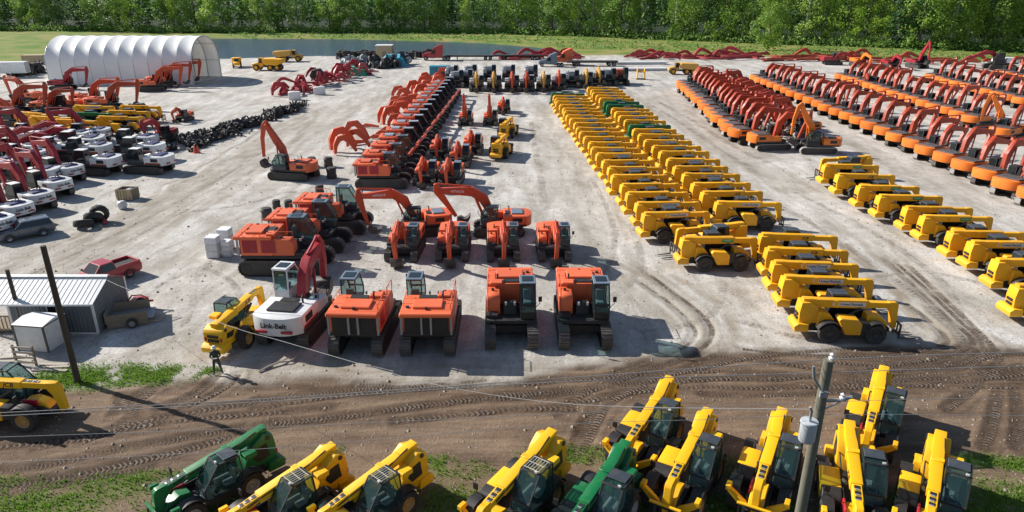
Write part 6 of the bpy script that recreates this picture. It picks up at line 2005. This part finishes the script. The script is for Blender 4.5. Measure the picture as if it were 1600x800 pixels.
# trucks
def tractor(mat, hd, px, py, lab, s=1.0):
    n = [nd('frame', MB().box(-3.6, 3.2, -0.45, 0.45, 0.7, 0.95), DRK)]
    n.append(nd('hood', MB().prism([(1.2, 0.75), (1.2, 2.1), (3.1, 1.75), (3.4, 1.5), (3.45, 0.7)], -0.95, 0.95), mat, 0.12, [nd('grille', MB().box(3.43, 3.49, -0.45, 0.45, 0.85, 1.5), SLV)], 2))
    me, panes = glasshouse(*frustum(-0.1, 1.25, -1.15, 1.15, 1.6, -0.1, 0.75, -1.1, 1.1, 2.75), mat, DGL, 0.09, {0: 'side_window', 1: 'side_window', 2: 'windscreen'})
    n.append(Node('cab', me, panes))
    n.append(nd('cab_base', MB().box(-0.1, 1.25, -1.15, 1.15, 0.75, 1.597), mat, 0.05))
    n.append(nd('sleeper', MB().prism([(-1.9, 0.75), (-1.9, 3.9), (-1.3, 3.95), (0.4, 3.2), (0.6, 2.78), (-0.12, 2.76), (-0.12, 0.75)], -1.18, 1.18), mat, 0.1, (), 2))
    n.append(nd('fuel_tank', MB().rod((-1.6, -1.1, 0.75), (0.6, -1.1, 0.75), 0.32, n=12), SLV))
    for x in (2.5, -2.3, -3.3):
        for y in (-1.0, 1.0):
            n.append(wheel_node(0.52, 0.34, x, y, 0.52, SLV, False))
            if x > 0:
                n.append(nd('mudguard', MB().prism(arc_band(x, 0.52, 0.62, 10, 170, 0.05), y - 0.2, y + 0.2), mat))
    q = G(px, py)
    place('semi_truck', n, (q.x, q.y, 0), R(hd), lab, 'truck', s=s)
def flatbed(px, py, hd, lab, L=13):
    n = [nd('deck', MB().box(-L / 2, L / 2, -1.25, 1.25, 1.1, 1.3), DRK), nd('beam', MB().box(-L / 2, L / 2, -0.4, 0.4, 0.8, 1.098), DRK)]
    for x in (-L / 2 + 1, -L / 2 + 2.3):
        for y in (-1.0, 1.0):
            n.append(wheel_node(0.5, 0.32, x, y, 0.5, RIMG, False))
    n.append(nd('landing_leg', MB().box(L / 2 - 3, L / 2 - 2.8, -0.6, 0.6, 0.0, 0.8), GRY))
    q = G(px, py)
    place('flatbed_trailer', n, (q.x, q.y, 0), R(hd), lab, 'trailer')
tractor(RED, 180, 681, 94, 'crimson semi truck facing left before the pond', 1.05)
flatbed(735, 93.5, 180, 'empty dark flatbed trailer behind the crimson truck')
flatbed(808, 93, 180, 'dark flatbed trailer farther right by the pond shore')
tractor(ORA, 180, 882, 101, 'orange semi truck behind the far rank', 1.05)
tractor(SLATE, 180, 860, 104, 'slate blue semi truck in front of the orange one', 0.88)
flatbed(925, 103, 180, 'dark flatbed trailer behind the orange truck')

def dumper(mat, hd, px, py, lab, s=1.0):
    n = [nd('frame', MB().box(-3.4, 2.6, -0.5, 0.5, 0.8, 1.2), DRK)]
    n.append(nd('dump_body', MB().prism([(-3.9, 1.9), (-3.7, 2.7), (0.6, 2.9), (0.9, 2.5), (0.5, 1.5), (-2.6, 1.25)], -1.4, 1.4), mat, 0.05, [nd('body_rib', MB().box(-2.4 + i * 1.0, -2.25 + i * 1.0, -1.45, -1.402, 1.5, 2.6), mat) for i in range(3)]))
    n.append(nd('engine_hood', MB().prism([(2.0, 0.8), (2.0, 2.0), (3.6, 1.7), (3.8, 0.9)], -0.95, 0.95), mat, 0.08))
    me, panes = glasshouse(*frustum(1.0, 2.1, -0.8, 0.8, 1.7, 1.05, 1.95, -0.75, 0.75, 2.95), mat, DGL, 0.08, {0: 'side_window', 1: 'side_window', 2: 'windscreen', 3: 'rear_window'})
    n.append(Node('cab', me, panes))
    n.append(nd('cab_base', MB().box(1.0, 2.0, -0.85, 0.85, 0.9, 1.697), mat, 0.04))
    for x in (2.6, -0.9, -2.6):
        for y in (-1.1, 1.1):
            n.append(wheel_node(0.75, 0.5, x, y, 0.75, YELR, False))
    q = G(px, py)
    place('dump_truck', n, (q.x, q.y, 0), R(hd), lab, 'dump truck', 'yellow dump trucks by the tent', s)
dumper(YELR, 175, 420, 110, 'yellow articulated dump truck nearest us right of the tent')
dumper(YB, 5, 452, 96, 'dull yellow dump truck by the pond shore')
dumper(YELR, -70, 371, 105, 'yellow dump truck facing us beside the open tent end', 0.8)
dumper(YB, 178, 1066, 116, 'dull yellow dump truck at the far end of the first excavator row', 0.9)
q = G(1001, 124)
n = [nd('side_frame', MB().box(-0.9, -0.7, -0.4, 0.4, 0, 2.4), YELR, 0.03), nd('side_frame', MB().box(0.7, 0.9, -0.4, 0.4, 0, 2.4), YELR, 0.03), nd('cross_bar', MB().box(-0.698, 0.698, -0.3, 0.3, 1.5, 1.75), YELR, 0.03), nd('base_plate', MB().box(-1.0, 1.0, -0.6, 0.6, 0.0, 0.2), DRK)]
place('steel_frame', n, (q.x, q.y, 0), 0, 'upright orange-yellow steel frame right of the far rank', 'frame')
for i, (px, py, w, d, lab) in enumerate(((995, 100, 14, 3.5, 'farther pale sheet stack on the bare far gravel'), (1005, 110, 16, 3, 'nearer pale sheet stack on the bare far gravel'))):
    q = G(px, py)
    n = [nd('sheet', MB().plan([(-w / 2, -d / 2), (w / 2, -d / 2 + 0.4), (w / 2 - 1, d / 2), (-w / 2 + 0.5, d / 2 - 0.2)], 0.02 + k * 0.22, 0.2 + k * 0.22, T(k * 0.5, 0, 0, rz=k * 2)), WHT) for k in range(3)]
    place('sheet_stack', n, (q.x, q.y, 0), R(-3), lab, 'stack')

# ------------------------------------------------------------------ people
def person_mesh(name, pts, edges, rad, mat):
    me = bpy.data.meshes.new(name)
    me.from_pydata(pts, edges, [])
    ob = bpy.data.objects.new(name, me)
    COL.objects.link(ob)
    ob.modifiers.new('skin', 'SKIN')
    for v, r in zip(me.skin_vertices[0].data, rad):
        v.radius = (r, r)
    me.skin_vertices[0].data[0].use_root = True
    sb = ob.modifiers.new('sub', 'SUBSURF')
    sb.levels = 2
    sb.render_levels = 2
    dg = bpy.context.evaluated_depsgraph_get()
    m2 = bpy.data.meshes.new_from_object(ob.evaluated_get(dg))
    bpy.data.objects.remove(ob)
    m2.name = name
    m2.materials.clear()
    m2.materials.append(mat)
    m2.polygons.foreach_set('use_smooth', [True] * len(m2.polygons))
    return m2
def person(loc, rz, cloth, top, label, s=1.0):
    pts = [(0, 0, 0.95), (0, 0, 1.18), (0, 0, 1.40), (0.01, 0, 1.52), (0.02, 0, 1.62), (0.03, 0, 1.70),
           (0, 0.11, 0.90), (0.05, 0.17, 0.50), (0.0, 0.24, 0.09), (0.15, 0.26, 0.04),
           (0, -0.11, 0.90), (0.03, -0.16, 0.50), (-0.05, -0.22, 0.09), (0.10, -0.24, 0.04),
           (0, 0.20, 1.42), (0.06, 0.27, 1.16), (0.28, 0.12, 1.16), (0.36, 0.06, 1.20),
           (0, -0.20, 1.42), (0.06, -0.27, 1.16), (0.28, -0.12, 1.16), (0.36, -0.06, 1.20)]
    ed = [(0, 1), (1, 2), (2, 3), (3, 4), (4, 5), (0, 6), (6, 7), (7, 8), (8, 9), (0, 10), (10, 11), (11, 12), (12, 13), (2, 14), (14, 15), (15, 16), (16, 17), (2, 18), (18, 19), (19, 20), (20, 21)]
    rad = [0.15, 0.14, 0.16, 0.06, 0.09, 0.08, 0.10, 0.075, 0.055, 0.05, 0.10, 0.075, 0.055, 0.05, 0.075, 0.055, 0.045, 0.035, 0.075, 0.055, 0.045, 0.035]
    n = [Node('body', person_mesh('body', pts, ed, rad, cloth))]
    n.append(nd('face', MB().lathe([(0.0, -0.09), (0.05, -0.085), (0.075, -0.03), (0.08, 0.03), (0.05, 0.08), (0.0, 0.09)], 12, T(0.045, 0, 1.655, rx=90)), SKIN))
    n.append(nd('helmet', MB().lathe([(0.0, -0.02), (0.15, -0.02), (0.155, 0.0), (0.125, 0.02), (0.115, 0.08), (0.07, 0.135), (0.0, 0.15)], 16, T(0.03, 0, 1.70, rx=90)), top))
    n.append(nd('controller', MB().box(0.34, 0.46, -0.12, 0.12, 1.18, 1.22), GRY, 0.01))
    n.append(nd('vest', MB().lathe([(0.145, -0.18), (0.175, 0.0), (0.19, 0.18), (0.13, 0.26)], 14, T(0, 0, 1.18, rx=90)), HIVIS if cloth is HIVIS else OLIVE))
    place('person', n, loc, rz, label, 'person', s=s)
q = G(341, 584)
person((q.x, q.y, 0), R(-70), OLIVE, WHT, 'person in dark clothes and white hard hat standing on the near track', 0.95)
q = G(107, 172)
person((q.x, q.y, 0), R(-70), HIVIS, WHT, 'person in bright hi-vis clothes between the left cluster machines', 1.1)
# branch lying on the near track
q = G(436, 572)
single('dead_branch', MB().tube([(-0.9, -0.7, 0.03), (-0.5, -0.2, 0.08), (0.0, 0.2, 0.12), (0.4, 0.8, 0.1)], [0.06, 0.07, 0.06, 0.03]).tube([(0.0, 0.2, 0.12), (0.5, 0.3, 0.1), (0.8, 0.75, 0.16)], [0.06, 0.05, 0.02]).mesh('dead_branch', PLAN), (q.x, q.y, 0.03), 'pale dead branch on the ground before the white lettered excavator', 'branch')
# small stones and clods strewn over the dirt road
def build_stones():
    n = 10000
    y = 19 * (95 / 19) ** rng.random(n)
    x = rng.uniform(-1, 1, n) * (y * 0.8 + 8)
    z = relief(x, y)
    vs, fs = [], []
    for a, b, c in zip(x, y, z):
        r = (random.uniform(0.02, 0.07) if random.random() < 0.94 else random.uniform(0.07, 0.13)) * (0.7 + b / 100)
        o = len(vs)
        for dx, dy, dz in ((1, 0, 0), (0.2, 1, 0), (-1, 0.1, 0), (0, -1, 0), (0.1, 0.1, 0.8)):
            vs.append((a + dx * r * random.uniform(0.7, 1.2), b + dy * r * random.uniform(0.7, 1.2), c + dz * r * random.uniform(0.7, 1.2)))
        fs += [(o, o + 1, o + 4), (o + 1, o + 2, o + 4), (o + 2, o + 3, o + 4), (o + 3, o, o + 4)]
    me = bpy.data.meshes.new('stones')
    me.from_pydata(vs, [], fs)
    me.materials.append(paint('stone', (0.36, 0.31, 0.26), 0.9, 0.3))
    single('loose_stones', me, (0, 0, 0), 'small stones and clods strewn over the dirt road', 'stones', kind='stuff')
build_stones()
for o in COL.objects:
    if 'label' in o and len(o['label'].split()) > 16:
        print('LONG', len(o['label'].split()), o['label'])
